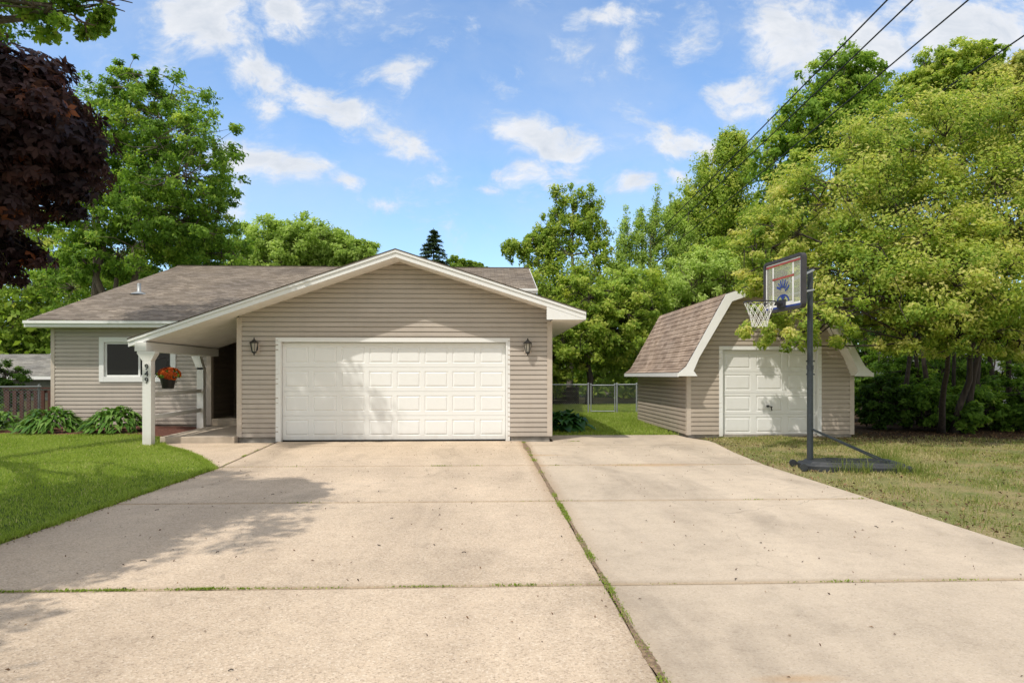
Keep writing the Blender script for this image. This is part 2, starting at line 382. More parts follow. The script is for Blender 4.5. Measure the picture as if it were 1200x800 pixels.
class MB:
    """Collects faces in world metres; build() links them as one mesh object."""

    def __init__(s):
        s.v, s.f, s.uv = [], [], []

    def face(s, pts, uv=None):
        i = len(s.v)
        s.v += [tuple(p) for p in pts]
        s.f.append(tuple(range(i, i + len(pts))))
        s.uv.append(uv or [(0, 0)] * len(pts))
        return s

    def box(s, x0, x1, y0, y1, z0, z1):
        a = [(x0, y0, z0), (x1, y0, z0), (x1, y1, z0), (x0, y1, z0), (x0, y0, z1), (x1, y0, z1), (x1, y1, z1), (x0, y1, z1)]
        return s.hexa(a)

    def hexa(s, a):
        i = len(s.v)
        s.v += [tuple(p) for p in a]
        for q in ((0, 3, 2, 1), (4, 5, 6, 7), (0, 1, 5, 4), (1, 2, 6, 5), (2, 3, 7, 6), (3, 0, 4, 7)):
            s.f.append(tuple(i + k for k in q))
            s.uv.append([(0, 0)] * 4)
        return s

    def prism(s, poly, y0, y1):
        """poly in XZ (counter-clockwise seen from -Y), extruded along Y."""
        n = len(poly)
        i = len(s.v)
        s.v += [(x, y0, z) for x, z in poly] + [(x, y1, z) for x, z in poly]
        s.f.append(tuple(range(i, i + n)))
        s.f.append(tuple(range(i + 2 * n - 1, i + n - 1, -1)))
        s.uv += [[(0, 0)] * n] * 2
        for k in range(n):
            l = (k + 1) % n
            s.f.append((i + l, i + k, i + n + k, i + n + l))
            s.uv.append([(0, 0)] * 4)
        return s

    def bar(s, p, q, w, h=None, up=(0, 0, 1)):
        """Rectangular bar from p to q."""
        h = h or w
        p, q, up = Vector(p), Vector(q), Vector(up)
        d = (q - p).normalized()
        r = d.cross(up)
        if r.length < 1e-4:
            r = d.cross(Vector((1, 0, 0)))
        r.normalize()
        u = r.cross(d)
        r, u = r * w / 2, u * h / 2
        return s.hexa([p - r - u, p + r - u, q + r - u, q - r - u, p - r + u, p + r + u, q + r + u, q - r + u])

    def tube(s, pts, rad, n=8, cap=True):
        pts = [Vector(p) for p in pts]
        if not isinstance(rad, (list, tuple)):
            rad = [rad] * len(pts)
        i0 = len(s.v)
        ref = Vector((.31, .17, .93))
        for k, p in enumerate(pts):
            d = (pts[min(k + 1, len(pts) - 1)] - pts[max(k - 1, 0)])
            if d.length < 1e-9:
                d = Vector((0, 0, 1))
            d.normalize()
            a = d.cross(ref)
            if a.length < .15:
                a = d.cross(Vector((1, 0, 0)))
            a.normalize()
            b = d.cross(a)
            for j in range(n):
                t = 2 * math.pi * j / n
                s.v.append(tuple(p + (a * math.cos(t) + b * math.sin(t)) * rad[k]))
        for k in range(len(pts) - 1):
            for j in range(n):
                l = (j + 1) % n
                s.f.append((i0 + k * n + j, i0 + k * n + l, i0 + (k + 1) * n + l, i0 + (k + 1) * n + j))
                s.uv.append([(0, 0)] * 4)
        if cap:
            s.f.append(tuple(range(i0 + n - 1, i0 - 1, -1)))
            e = i0 + (len(pts) - 1) * n
            s.f.append(tuple(range(e, e + n)))
            s.uv += [[(0, 0)] * n] * 2
        return s

    def lathe(s, c, prof, n=16):
        i0 = len(s.v)
        for r, z in prof:
            for j in range(n):
                t = 2 * math.pi * j / n
                s.v.append((c[0] + r * math.cos(t), c[1] + r * math.sin(t), c[2] + z))
        for k in range(len(prof) - 1):
            for j in range(n):
                l = (j + 1) % n
                s.f.append((i0 + k * n + j, i0 + k * n + l, i0 + (k + 1) * n + l, i0 + (k + 1) * n + j))
                s.uv.append([(0, 0)] * 4)
        return s

    def build(s, name, mat, parent=None, smooth=False, bevel=0.0, uvs=False):
        me = bpy.data.meshes.new(name)
        off = Vector((0, 0, 0))
        if parent is not None:
            off = origin_of(parent)
        me.from_pydata([(x - off.x, y - off.y, z - off.z) for x, y, z in s.v], [], s.f)
        if uvs:
            l = me.uv_layers.new(name='UVMap')
            flat = [c for f in s.uv for uv in f for c in uv]
            l.data.foreach_set('uv', flat)
        if smooth:
            me.polygons.foreach_set('use_smooth', [True] * len(me.polygons))
        me.update()
        o = link(name, me, mat, parent)
        if bevel:
            b = o.modifiers.new('bevel', 'BEVEL')
            b.width = bevel
            b.segments = 2
            b.limit_method = 'ANGLE'
        return o


def origin_of(o):
    v = Vector((0, 0, 0))
    while o is not None:
        v += o.location
        o = o.parent
    return v


def empty(name, loc, label, cat, group=None):
    o = bpy.data.objects.new(name, None)
    COL.objects.link(o)
    o.location = loc
    o.empty_display_size = .2
    o['label'] = label
    o['category'] = cat
    if group:
        o['group'] = group
    return o


def tag(o, label, cat, group=None):
    o['label'] = label
    o['category'] = cat
    if group:
        o['group'] = group
    return o


def kind(o, k):
    o['kind'] = k
    return o


def np_mesh(name, V, F, mat, parent=None, v=None, smooth=False):
    """Mesh from numpy arrays (V: n x 3 world, F: m x k); v: point attribute."""
    me = bpy.data.meshes.new(name)
    if parent is not None:
        V = V - np.array(origin_of(parent))
    k = F.shape[1]
    me.vertices.add(len(V))
    me.vertices.foreach_set('co', V.astype(np.float32).ravel())
    me.loops.add(F.size)
    me.loops.foreach_set('vertex_index', F.astype(np.int32).ravel())
    me.polygons.add(len(F))
    me.polygons.foreach_set('loop_start', np.arange(0, F.size, k, dtype=np.int32))
    me.polygons.foreach_set('loop_total', np.full(len(F), k, dtype=np.int32))
    if smooth:
        me.polygons.foreach_set('use_smooth', np.ones(len(F), dtype=bool))
    me.update(calc_edges=True)
    for nm, arr in (v or {}).items():
        at_ = me.attributes.new(nm, 'FLOAT', 'POINT')
        at_.data.foreach_set('value', arr.astype(np.float32))
    return link(name, me, mat, parent)


def unit(a):
    return a / np.maximum(np.linalg.norm(a, axis=-1, keepdims=True), 1e-9)


def leaf_quads(P, nrm, axis, S, ratio=.55, fold=.12):
    """One folded four-sided leaf per point."""
    t = unit(axis - nrm * np.sum(axis * nrm, axis=1, keepdims=True))
    b = np.cross(nrm, t)
    S = S[:, None]
    base = P - t * S * .5
    tip = P + t * S * .5
    l = P + b * S * ratio * .5 + nrm * S * fold - t * S * .06
    r = P - b * S * ratio * .5 + nrm * S * fold - t * S * .06
    V = np.stack([base, r, tip, l], axis=1).reshape(-1, 3)
    F = np.arange(len(V)).reshape(-1, 4)
    return V, F


def maple_leaves(P, nrm, axis, S):
    """Five-lobed leaf: 3 overlapping kites joined at the base -> 3 quads sharing no verts."""
    t = unit(axis - nrm * np.sum(axis * nrm, axis=1, keepdims=True))
    b = np.cross(nrm, t)
    Vs = []
    S = S[:, None]
    for ang, ln, wd in ((0, 1.0, .42), (.95, .85, .40), (-.95, .85, .40)):
        d = t * math.cos(ang) + b * math.sin(ang)
        e = np.cross(nrm, d)
        base = P - t * S * .35
        tip = base + d * S * ln * .95 - nrm * S * (.16 if ang else .08)
        mid = base + d * S * ln * .5
        Vs.append(np.stack([base, mid - e * S * wd * .5, tip, mid + e * S * wd * .5], axis=1))
    V = np.concatenate(Vs, axis=1).reshape(-1, 3)
    F = np.arange(len(V)).reshape(-1, 4)
    return V, F


# ----------------------------------------------------------------- walls with lap siding
COURSE = .102


def lap_siding(mb, O, U, Nn, z0, z1, left, right, holes=(), course=COURSE, out=.029):
    """Lap siding courses on the wall plane O + u*U + z; left/right give the outline at a height."""
    U, Nn, O = Vector(U), Vector(Nn), Vector(O)
    srng = random.Random(int(abs(O.x * 7 + O.y * 13 + z1 * 31)))
    z = z0
    while z < z1 - .003:
        c0, c1 = z, min(z + course, z1)
        cuts = sorted({c0, c1, min(c1, c0 + course * .76), min(c1, c0 + course * .80)} | {h for q in holes for h in q[2:4] if c0 < h < c1})
        for a, b in zip(cuts, cuts[1:]):
            mid = (a + b) / 2
            segs = [(left(a), right(a), left(b), right(b))]
            if right(b) - left(b) < .02 and right(a) - left(a) < .02:
                continue
            for hq in holes:
                if hq[2] <= mid <= hq[3]:
                    ns = []
                    for (l0, r0, l1, r1) in segs:
                        if l0 < hq[0]:
                            ns.append((l0, min(r0, hq[0]), l1, min(r1, hq[0])))
                        if r0 > hq[1]:
                            ns.append((max(l0, hq[1]), r0, max(l1, hq[1]), r1))
                    segs = ns
            prof = lambda zz: float(np.interp((zz - c0) / course, [0, .76, .80, 1.0], [out, out * .7, .001, 0.0]))
            pa, pb = prof(a), prof(b)
            if a == c0:
                seam = srng.uniform(.8, 3.6) + left(c0)
                wob = [srng.uniform(-.0012, .0022) for _ in range(4)]
            pieces = []
            for (l0, r0, l1, r1) in segs:
                u0, k = seam, 0
                while u0 < min(r0, r1) - .3:
                    if u0 > max(l0, l1) + .3:
                        pieces.append((l0, u0, l1, u0, wob[k % 4]))
                        l0 = l1 = u0
                    u0 += 3.66
                    k += 1
                pieces.append((l0, r0, l1, r1, wob[k % 4]))
            pa0, pb0 = pa, pb
            for (l0, r0, l1, r1, wv) in pieces:
                if r0 - l0 < .005:
                    continue
                if r1 < l1:
                    l1 = r1 = (l1 + r1) / 2
                pa, pb = pa0 + (wv if pa0 > .005 else 0), pb0 + (wv if pb0 > .005 else 0)
                pt = lambda u, zz, p: O + U * u + Vector((0, 0, zz)) + Nn * p
                mb.face([pt(l0, a, pa), pt(r0, a, pa), pt(r1, b, pb), pt(l1, b, pb)])
                if a == c0:
                    mb.face([pt(l0, a, 0), pt(r0, a, 0), pt(r0, a, pa), pt(l0, a, pa)])
        z += course
    return mb


def shingle_plane(mb, e0, e1, r1, r0, course=.14, lip=.008, uo=0.0, vo=0.0):
    """Overlapping shingle courses between the eave line e0-e1 and the ridge line r0-r1."""
    e0, e1, r0, r1 = map(Vector, (e0, e1, r0, r1))
    L = ((r0 - e0).length + (r1 - e1).length) / 2
    W = (e1 - e0).length
    n = (e1 - e0).cross(r0 - e0).normalized()
    k = max(1, int(round(L / course)))
    for i in range(k):
        a, b = i / k, (i + 1) / k
        al, ar = e0.lerp(r0, a), e1.lerp(r1, a)
        bl, br = e0.lerp(r0, b), e1.lerp(r1, b)
        va, vb = vo + a * L, vo + b * L
        mb.face([al + n * lip, ar + n * lip, br, bl], [(uo, va), (uo + W, va), (uo + W, vb), (uo, vb)])
        mb.face([al, ar, ar + n * lip, al + n * lip], [(uo, va), (uo + W, va), (uo + W, va), (uo, va)])
    return vo + L


# ----------------------------------------------------------------- setting: ground, lawn, driveway
def edge_left(y):
    """Lawn edge of the driveway and walk, X as a function of Y."""
    pts = [(-30, -4.03), (10.45, -4.06), (11.63, -4.72), (12.82, -5.5), (13.93, -6.45), (14.4, -6.62), (60, -6.62)]
    return np.interp(y, [p[0] for p in pts], [p[1] for p in pts])


def edge_right(y):
    pts = [(-30, 4.40), (10.7, 4.41), (12.3, 4.56), (14.0, 4.80), (15.35, 4.95), (60, 4.95)]
    return np.interp(y, [p[0] for p in pts], [p[1] for p in pts])


def gz(x, y):
    """Ground height."""
    x, y = np.asarray(x, float), np.asarray(y, float)
    z = np.full(np.broadcast(x, y).shape, -.022)
    dl = np.clip((edge_left(y) - x) / 1.2, 0, 1)
    z = z + dl * .02
    z = z + np.clip((-6.6 - x), 0, 1) * np.clip((y - 11.5) / 5, 0, 1) * .09
    z = z + np.where(x > 1.4, np.clip((y - 16.1) / 8, 0, 1) * .12, 0)
    dr = np.clip((x - edge_right(y)) / 1.5, 0, 1)
    z = z + dr * .018
    z = z + .012 * np.sin(x * 1.7 + y * .6) * np.clip(dl + dr, 0, 1)
    return z


def build_ground():
    xs = np.concatenate([np.arange(-44, -14, 1.0), np.arange(-14, 14, .2), np.arange(14, 46, 1.0)])
    ys = np.concatenate([np.arange(-14, -4, 1.0), np.arange(-4, 26, .2), np.arange(26, 82, 1.0)])
    X, Y = np.meshgrid(xs, ys)
    Z = gz(X, Y)
    V = np.stack([X, Y, Z], -1).reshape(-1, 3)
    nx, ny = len(xs), len(ys)
    i = np.arange(nx * ny).reshape(ny, nx)
    F = np.stack([i[:-1, :-1], i[:-1, 1:], i[1:, 1:], i[1:, :-1]], -1).reshape(-1, 4)
    x, y = V[:, 0], V[:, 1]
    dry = np.where(x > 4.3, .95, .1)
    dry = np.where((x > 1.4) & (y > 16), .25, dry)
    soil = np.zeros(len(V))
    soil = np.where((x > edge_left(y) + .1) & (x < edge_right(y) - .1) & (y < 16), 1, soil)
    soil = np.maximum(soil, np.clip((y - 13.6) / 1.6, 0, 1) * np.clip((x - 8.3) / 1.0, 0, 1))
    soil = np.maximum(soil, np.clip((y - 25) / 3, 0, 1) * .8)
    o = np_mesh('ground', V, F, 'soil', v={'dry': dry, 'soil': soil})
    kind(o, 'structure')
    far = MB()
    n = 48
    ring = [(r * math.cos(2 * math.pi * k / n), r * math.sin(2 * math.pi * k / n)) for r in (0, 1) for k in range(n)]
    far.face([(3000 * math.cos(2 * math.pi * k / n), 3000 * math.sin(2 * math.pi * k / n), -.12) for k in range(n)])
    kind(far.build('terrain', 'soil'), 'structure')


build_ground()


def slab(mb, poly, top=0.0, th=.12):
    n = len(poly)
    i = len(mb.v)
    bev = .012
    cx, cy = sum(p[0] for p in poly) / n, sum(p[1] for p in poly) / n
    # inset ring for an eased edge
    def inset(p):
        d = Vector((cx - p[0], cy - p[1]))
        d = d.normalized() * bev
        return (p[0] + d.x, p[1] + d.y)
    mb.v += [(*inset(p), top) for p in poly] + [(p[0], p[1], top - bev * .8) for p in poly] + [(p[0], p[1], top - th) for p in poly]
    mb.f.append(tuple(range(i, i + n)))
    mb.uv.append([(0, 0)] * n)
    for r in (0, 1):
        for k in range(n):
            l = (k + 1) % n
            mb.f.append((i + r * n + l, i + r * n + k, i + (r + 1) * n + k, i + (r + 1) * n + l))
            mb.uv.append([(0, 0)] * 4)


JY = [-4.6, -1.55, 1.5, 4.55, 7.60, 10.62]
a = MB()
g = .018
ys = JY + [14.66]
for y0, y1 in zip(ys, ys[1:]):
    slab(a, [(-4.03, y0 + g), (.803, y0 + g), (.803, y1 - g), (-4.03 if y1 < 14 else -4.37, y1 - g)])
# walk that curls off to the porch
slab(a, [(-4.06, 10.64), (-4.394, 14.44), (-5.2, 14.44), (-6.62, 14.44), (-6.45, 13.93), (-6.05, 13.45), (-5.5, 12.82), (-5.05, 12.15), (-4.72, 11.63), (-4.4, 11.15)][::-1][::-1])
a.f[-1] = a.f[-1]
kind(a.build('driveway', 'conc_a'), 'structure')
b = MB()
ys = JY + [14.5, 16.02]
for y0, y1 in zip(ys, ys[1:]):
    x0 = .84 if y1 < 15 else 1.47
    if y1 > 15:
        slab(b, [(1.47, y0 + g), (4.82, y0 + g), (4.6, 15.3), (4.55, y1 - g), (1.47, y1 - g)])
    elif y1 > 12:
        slab(b, [(.832, y0 + g), (4.41, y0 + g), (4.56, 12.3), (4.8, 14.0), (4.82, y1 - g), (.832, y1 - g)])
    else:
        slab(b, [(.832, y0 + g), (4.40, y0 + g), (4.40, y1 - g), (.832, y1 - g)])
kind(b.build('driveway_extension', 'conc_b'), 'structure')

# ----------------------------------------------------------------- HOUSE
house = empty('house', (-4, 17, 0), 'single storey tan house with white double garage door and open porch', 'house')

GY = 14.68            # garage front wall plane
RY = 14.05            # rake overhang front
RX, RZ = -1.82, 3.98  # garage ridge


def groof(x):         # top surface of the garage roof
    return RZ - (.321 * (x - RX) if x > RX else .345 * (RX - x))


def inv_left(z):
    return RX - (RZ - z) / .345


def inv_right(z):
    return RX + (RZ - z) / .321


w = MB()
top = .152
lap_siding(w, (0, GY, 0), (1, 0, 0), (0, -1, 0), .10, 3.826,
           lambda z: max(-5.2, inv_left(z + top)), lambda z: min(1.42, inv_right(z + top)),
           holes=[(-4.37, .50, 0, 2.155)])
w.build('wall', 'siding', house)
w = MB()
lap_siding(w, (1.42, GY, 0), (0, 1, 0), (1, 0, 0), .10, 2.62, lambda z: 0, lambda z: 8.0)
w.build('wall', 'siding', house)
w = MB()
lap_siding(w, (-5.2, 19.4, 0), (0, -1, 0), (-1, 0, 0), .14, 2.7, lambda z: 0, lambda z: 4.7)
w.build('wall', 'siding', house)
# main front wall and left end wall
WIN = (-9.74, -7.93, 1.30, 2.32)
w = MB()
lap_siding(w, (0, 17.8, 0), (1, 0, 0), (0, -1, 0), .16, 2.62, lambda z: -10.96, lambda z: -7.02, holes=[WIN])
w.build('wall', 'siding', house)
w = MB()
lap_siding(w, (-10.96, 34, 0), (0, -1, 0), (-1, 0, 0), .16, 5.2,
           lambda z: 0 + max(0, (z - 2.6) / .319), lambda z: 16.2 - max(0, (z - 2.6) / .319))
w.build('wall', 'siding', house)
MB().box(-10.9, 1.35, 33.9, 34.0, .0, 2.7).build('wall', 'siding', house)
w = MB()
lap_siding(w, (1.40, 22.0, 0), (0, 1, 0), (1, 0, 0), .16, 5.2,
           lambda z: max(0, (z - 4.05) / .319), lambda z: 12.0 - max(0, (z - 2.6) / .319))
w.build('wall', 'siding', house)
MB().box(-2.0, 1.38, 21.96, 22.0, 2.4, 4.12).build('wall', 'siding', house)
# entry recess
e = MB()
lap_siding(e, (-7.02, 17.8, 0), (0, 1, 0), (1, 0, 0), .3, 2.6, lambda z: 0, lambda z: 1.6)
e.build('wall', 'siding_shaded', house)
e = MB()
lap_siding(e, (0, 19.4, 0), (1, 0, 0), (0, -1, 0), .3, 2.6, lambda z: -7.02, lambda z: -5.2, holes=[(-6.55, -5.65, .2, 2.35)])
e.build('wall', 'siding_shaded', house)
MB().face([(-7.02, 17.8, 2.58), (-5.2, 17.8, 2.58), (-5.2, 19.4, 2.58), (-7.02, 19.4, 2.58)]).build('soffit', 'dark', house)  # ceiling takes the dark door colour to stand in for recess shade
dd = MB().box(-6.52, -5.68, 19.38, 19.44, .32, 2.3)
for pz in ((.5, 1.1), (1.25, 2.1)):
    for px_ in ((-6.42, -6.14), (-6.06, -5.78)):
        dd.box(px_[0], px_[1], 19.365, 19.378, pz[0], pz[1])
ed = dd.build('entry_door', 'dark', house)
MB().tube([(-5.78, 19.36, 1.25), (-5.78, 19.31, 1.25)], .03, 10).build('handle', 'galv', ed)

# corner boards
cb = MB().box(-5.235, -5.13, 14.645, 14.76, .1, 2.62)
cb.build('corner_trim', 'siding_trim', house)
MB().box(1.345, 1.455, 14.645, 14.76, .1, 2.58).build('corner_trim', 'siding_trim', house)
MB().box(-10.995, -10.90, 17.765, 17.88, .16, 2.61).build('corner_trim', 'siding_trim', house)
MB().box(-7.10, -6.985, 17.745, 17.90, .14, 2.3).build('corner_trim', 'siding_trim', house)
MB().box(-5.2, -4.40, 14.69, 14.80, -.05, .10).build('foundation', 'foundation', house)
MB().box(.56, 1.40, 14.69, 14.80, -.05, .10).build('foundation', 'foundation', house)
MB().box(1.33, 1.40, 14.80, 22, -.05, .1).build('foundation', 'foundation', house)
MB().box(-10.94, -7.02, 17.82, 17.95, -.05, .16).build('foundation', 'foundation', house)

# roofs
rf = MB()
ER = 2.07
EL = -7.14
zR, zL = groof(ER), groof(EL)
BK = 21.9
shingle_plane(rf, (ER, RY, zR), (ER, BK, zR), (RX, BK, RZ), (RX, RY, RZ), uo=.3)
shingle_plane(rf, (EL, 17.6, zL), (EL, RY, zL), (RX, RY, RZ), (RX, 17.6, RZ), uo=.7)
shingle_plane(rf, (-5.3, BK, groof(-5.3)), (-5.3, 17.6, groof(-5.3)), (RX, 17.6, RZ), (RX, BK, RZ), uo=.7)
MZ0, MZ1 = 2.77, 5.45
MY0, MY1 = 17.3, 25.7
msl = (MZ1 - MZ0) / (MY1 - MY0)
shingle_plane(rf, (-11.31, MY0, MZ0), (RX, MY0, MZ0), (RX, MY1, MZ1), (-11.31, MY1, MZ1))
yq = 21.7
shingle_plane(rf, (RX, yq, MZ0 + msl * (yq - MY0)), (1.66, yq, MZ0 + msl * (yq - MY0)), (1.66, MY1, MZ1), (RX, MY1, MZ1), uo=9.49, vo=4.62)
shingle_plane(rf, (1.66, 34.1, MZ0), (-11.31, 34.1, MZ0), (-11.31, MY1, MZ1), (1.66, MY1, MZ1))
rf.box(-11.31, 1.66, MY1 - .09, MY1 + .09, MZ1 - .03, MZ1 + .012)
roof = rf.build('roof', 'shingle', house, uvs=True)


def sloped_board(x0, x1, d0, d1, y0, y1):
    return MB().prism([(x0, groof(x0) - d1), (x1, groof(x1) - d1), (x1, groof(x1) - d0), (x0, groof(x0) - d0)], y0, y1)


for xa, xb in ((EL - .02, RX), (RX, ER + .02)):
    f = sloped_board(xa, xb, .012, .16, RY - .03, RY)
    f.v += []
    q = sloped_board(xa, xb, .010, .062, RY - .052, RY - .031)
    i = len(f.v)
    f.v += q.v
    f.f += [tuple(k + i for k in t) for t in q.f]
    f.uv += q.uv
    f.build('fascia', 'white', roof)
# dark drip edge / shingle overhang on the rakes
for xa, xb in ((EL - .03, RX), (RX, ER + .03)):
    sloped_board(xa, xb, -.012, .009, RY - .06, RY + .05).build('drip_edge', 'shingle', roof)
# rake soffits
sf = MB()
for xa, xb in ((-5.2, RX), (RX, 1.42)):
    sf.face([(xa, RY, groof(xa) - .155), (xb, RY, groof(xb) - .155), (xb, GY + .01, groof(xb) - .155), (xa, GY + .01, groof(xa) - .155)])
sf.build('soffit', 'soffit', roof)
# porch ceiling: narrow boards running front to back
sf = MB()
k = 19
for i in range(k):
    xa, xb = EL + (-5.2 - EL) * i / k, EL + (-5.2 - EL) * (i + 1) / k
    za, zb = groof(xa) - .15, groof(xb) - .15
    sf.face([(xa + .012, RY, za + .03), (xa + .012, 17.79, za + .03), (xa + .014, 17.79, za), (xa + .014, RY, za)][::-1])
    sf.face([(xa + .014, RY, za), (xb, RY, zb), (xb, 17.79, zb), (xa + .014, 17.79, za)][::-1])
    sf.face([(xa, RY, za), (xa + .012, RY, za + .03), (xa + .012, 17.79, za + .03), (xa, 17.79, za)][::-1])
sf.build('porch_ceiling', 'soffit', roof)
MB().box(EL - .03, EL - .002, RY, 17.3, zL - .15, zL - .005).build('fascia', 'white', roof)
# boxed eave on the right
MB().prism([(1.28, 2.555), (ER + .015, 2.555), (ER + .015, groof(ER) - .165), (1.28, groof(1.28) - .165)], RY - .025, RY).build('eave_return', 'white', roof)
MB().box(ER + .002, ER + .03, RY, BK, 2.555, zR - .006).build('fascia', 'white', roof)
MB().face([(1.42, RY, 2.56), (1.42, BK, 2.56), (ER, BK, 2.56), (ER, RY, 2.56)]).build('soffit', 'soffit', roof)
# main eave
fa = MB().box(-11.33, -5.4, MY0 - .03, MY0 - .002, 2.60, 2.755).box(-11.33, -5.4, MY0 - .085, MY0 - .031, 2.685, 2.752)
fa.build('fascia', 'white', roof)
MB().face([(-11.31, MY0, 2.605), (-11.31, 17.8, 2.605), (-5.4, 17.8, 2.605), (-5.4, MY0, 2.605)]).build('soffit', 'soffit', roof)
MB().hexa([(-11.34, MY0, 2.60), (-11.31, MY0, 2.60), (-11.31, MY1, MZ1 - .17), (-11.34, MY1, MZ1 - .17),
           (-11.34, MY0, MZ0 - .03), (-11.31, MY0, MZ0 - .03), (-11.31, MY1, MZ1 - .03), (-11.34, MY1, MZ1 - .03)]).build('fascia', 'white', roof)
zq = MZ0 + msl * (yq - MY0)
MB().box(RX + .6, 1.69, yq - .03, yq - .002, zq - .165, zq - .01).box(RX + .6, 1.69, yq - .075, yq - .031, zq - .085, zq - .012).build('fascia', 'white', roof)
MB().hexa([(1.662, yq, zq - .17), (1.69, yq, zq - .17), (1.69, MY1, MZ1 - .17), (1.662, MY1, MZ1 - .17),
           (1.662, yq, zq - .02), (1.69, yq, zq - .02), (1.69, MY1, MZ1 - .02), (1.662, MY1, MZ1 - .02)]).build('fascia', 'white', roof)
# plumbing vent on the roof
pv = at(163, 337, 20.6)
pz = MZ0 + msl * (20.6 - MY0)
MB().lathe((pv.x, 20.6, pz), [(.0, .30), (.045, .30), (.05, .28), (.05, .06), (.09, .04), (.18, .012), (.26, -.03)], 14).build('vent_pipe', 'galv', roof, smooth=True)

# garage door: four sections of eight raised panels
dm = MB()
DX0, DX1, DZ1, DY = -4.31, .45, 2.10, GY + .09


def panel_door(mb, x0, x1, z0, z1, y, rows, cols, mx=.075, mz=.085):
    hh = (z1 - z0) / rows
    ww = (x1 - x0) / cols
    for r in range(rows):
        a0, a1 = z0 + r * hh + .003, z0 + (r + 1) * hh - .003
        # groove between sections
        if r:
            mb.face([(x0, y + .012, a0 - .006), (x1, y + .012, a0 - .006), (x1, y, a0), (x0, y, a0)])
            mb.face([(x0, y, a0 - .006), (x1, y, a0 - .006), (x1, y + .012, a0 - .006), (x0, y + .012, a0 - .006)])
        xs = [x0]
        for c in range(cols):
            b0, b1 = x0 + c * ww + mx * .6, x0 + (c + 1) * ww - mx * .6
            p0, p1 = a0 + mz, a1 - mz
            q = .016
            ring = lambda e, d: [(b0 + e, y + d, p0 + e), (b1 - e, y + d, p0 + e), (b1 - e, y + d, p1 - e), (b0 + e, y + d, p1 - e)]
            rings = [ring(0, 0), ring(.010, .009), ring(.022, .009), ring(.045, -.002)]
            for A, B in zip(rings, rings[1:]):
                for k in range(4):
                    l = (k + 1) % 4
                    mb.face([A[k], A[l], B[l], B[k]])
            mb.face(rings[-1])
            X0, X1 = x0 + c * ww, x0 + (c + 1) * ww
            mb.face([(X0, y, a0), (X1, y, a0), (b1, y, p0), (b0, y, p0)])
            mb.face([(X1, y, a0), (X1, y, a1), (b1, y, p1), (b1, y, p0)])
            mb.face([(X1, y, a1), (X0, y, a1), (b0, y, p1), (b1, y, p1)])
            mb.face([(X0, y, a1), (X0, y, a0), (b0, y, p0), (b0, y, p1)])
    return mb


panel_door(dm, DX0, DX1, .025, DZ1, DY, 4, 8)
dm.face([(DX0, DY + .02, .0), (DX1, DY + .02, .0), (DX1, DY + .02, DZ1 + .05), (DX0, DY + .02, DZ1 + .05)])
gd = dm.build('garage_door', 'door_white', house)
MB().box(DX0, DX1, DY - .004, DY + .03, .001, .022).build('bottom_seal', 'black_metal', gd)
tr = MB().box(-4.425, -4.315, GY - .028, GY + .15, .0, 2.115).box(.455, .545, GY - .028, GY + .15, .0, 2.115).box(-4.425, .545, GY - .028, GY + .15, 2.118, 2.205)
tr.box(-4.355, -4.318, GY - .034, GY - .029, 0, 2.115).box(.458, .492, GY - .034, GY - .029, 0, 2.115)
tr.build('door_trim', 'white', house)


def wall_lantern(x, y, z, parent):
    """Black carriage lantern on a mounting block; everything in world metres."""
    mbk = MB().box(x - .075, x + .075, y - .035, y - .012, z - .12, z + .10)
    lantern = mbk.build('wall_lantern', 'siding_trim', parent, bevel=.004)
    m = MB()
    cy = y - .13
    m.lathe((x, y - .04, z), [(.0, .085), (.05, .07), (.055, 0), (.05, -.07), (0, -.085)], 12)
    m.tube([(x, y - .04, z - .02), (x, y - .09, z - .10), (x, cy, z - .13)], .011, 6)
    # cage: wide above, narrow below
    for k in range(6):
        t = 2 * math.pi * k / 6
        m.bar((x + .045 * math.cos(t), cy + .045 * math.sin(t), z - .10), (x + .085 * math.cos(t), cy + .085 * math.sin(t), z + .09), .009)
    m.lathe((x, cy, z), [(.0, .20), (.014, .195), (.012, .165), (.03, .15), (.075, .115), (.10, .092), (.092, .083), (.0, .083)], 12)
    m.lathe((x, cy, z), [(.0, -.10), (.05, -.097), (.05, -.112), (.025, -.13), (.012, -.15), (.016, -.16), (0, -.175)], 12)
    m.build('lamp_cage', 'black_metal', lantern, smooth=False)
    MB().lathe((x, cy, z), [(.036, -.095), (.072, .08)], 12).build('lamp_glass', 'lamp_glass', lantern, smooth=True)
    return lantern


wall_lantern(-4.84, GY, 2.0, house)
wall_lantern(.92, GY, 2.0, house)
wl = MB().lathe((-6.75, 19.2, 2.12), [(0, .12), (.06, .09), (.075, 0), (.045, -.1), (0, -.12)], 10)
wl.tube([(-6.75, 19.2, 2.12), (-6.75, 19.38, 2.14)], .02, 6)
wl.build('wall_lantern', 'black_metal', house, smooth=True)

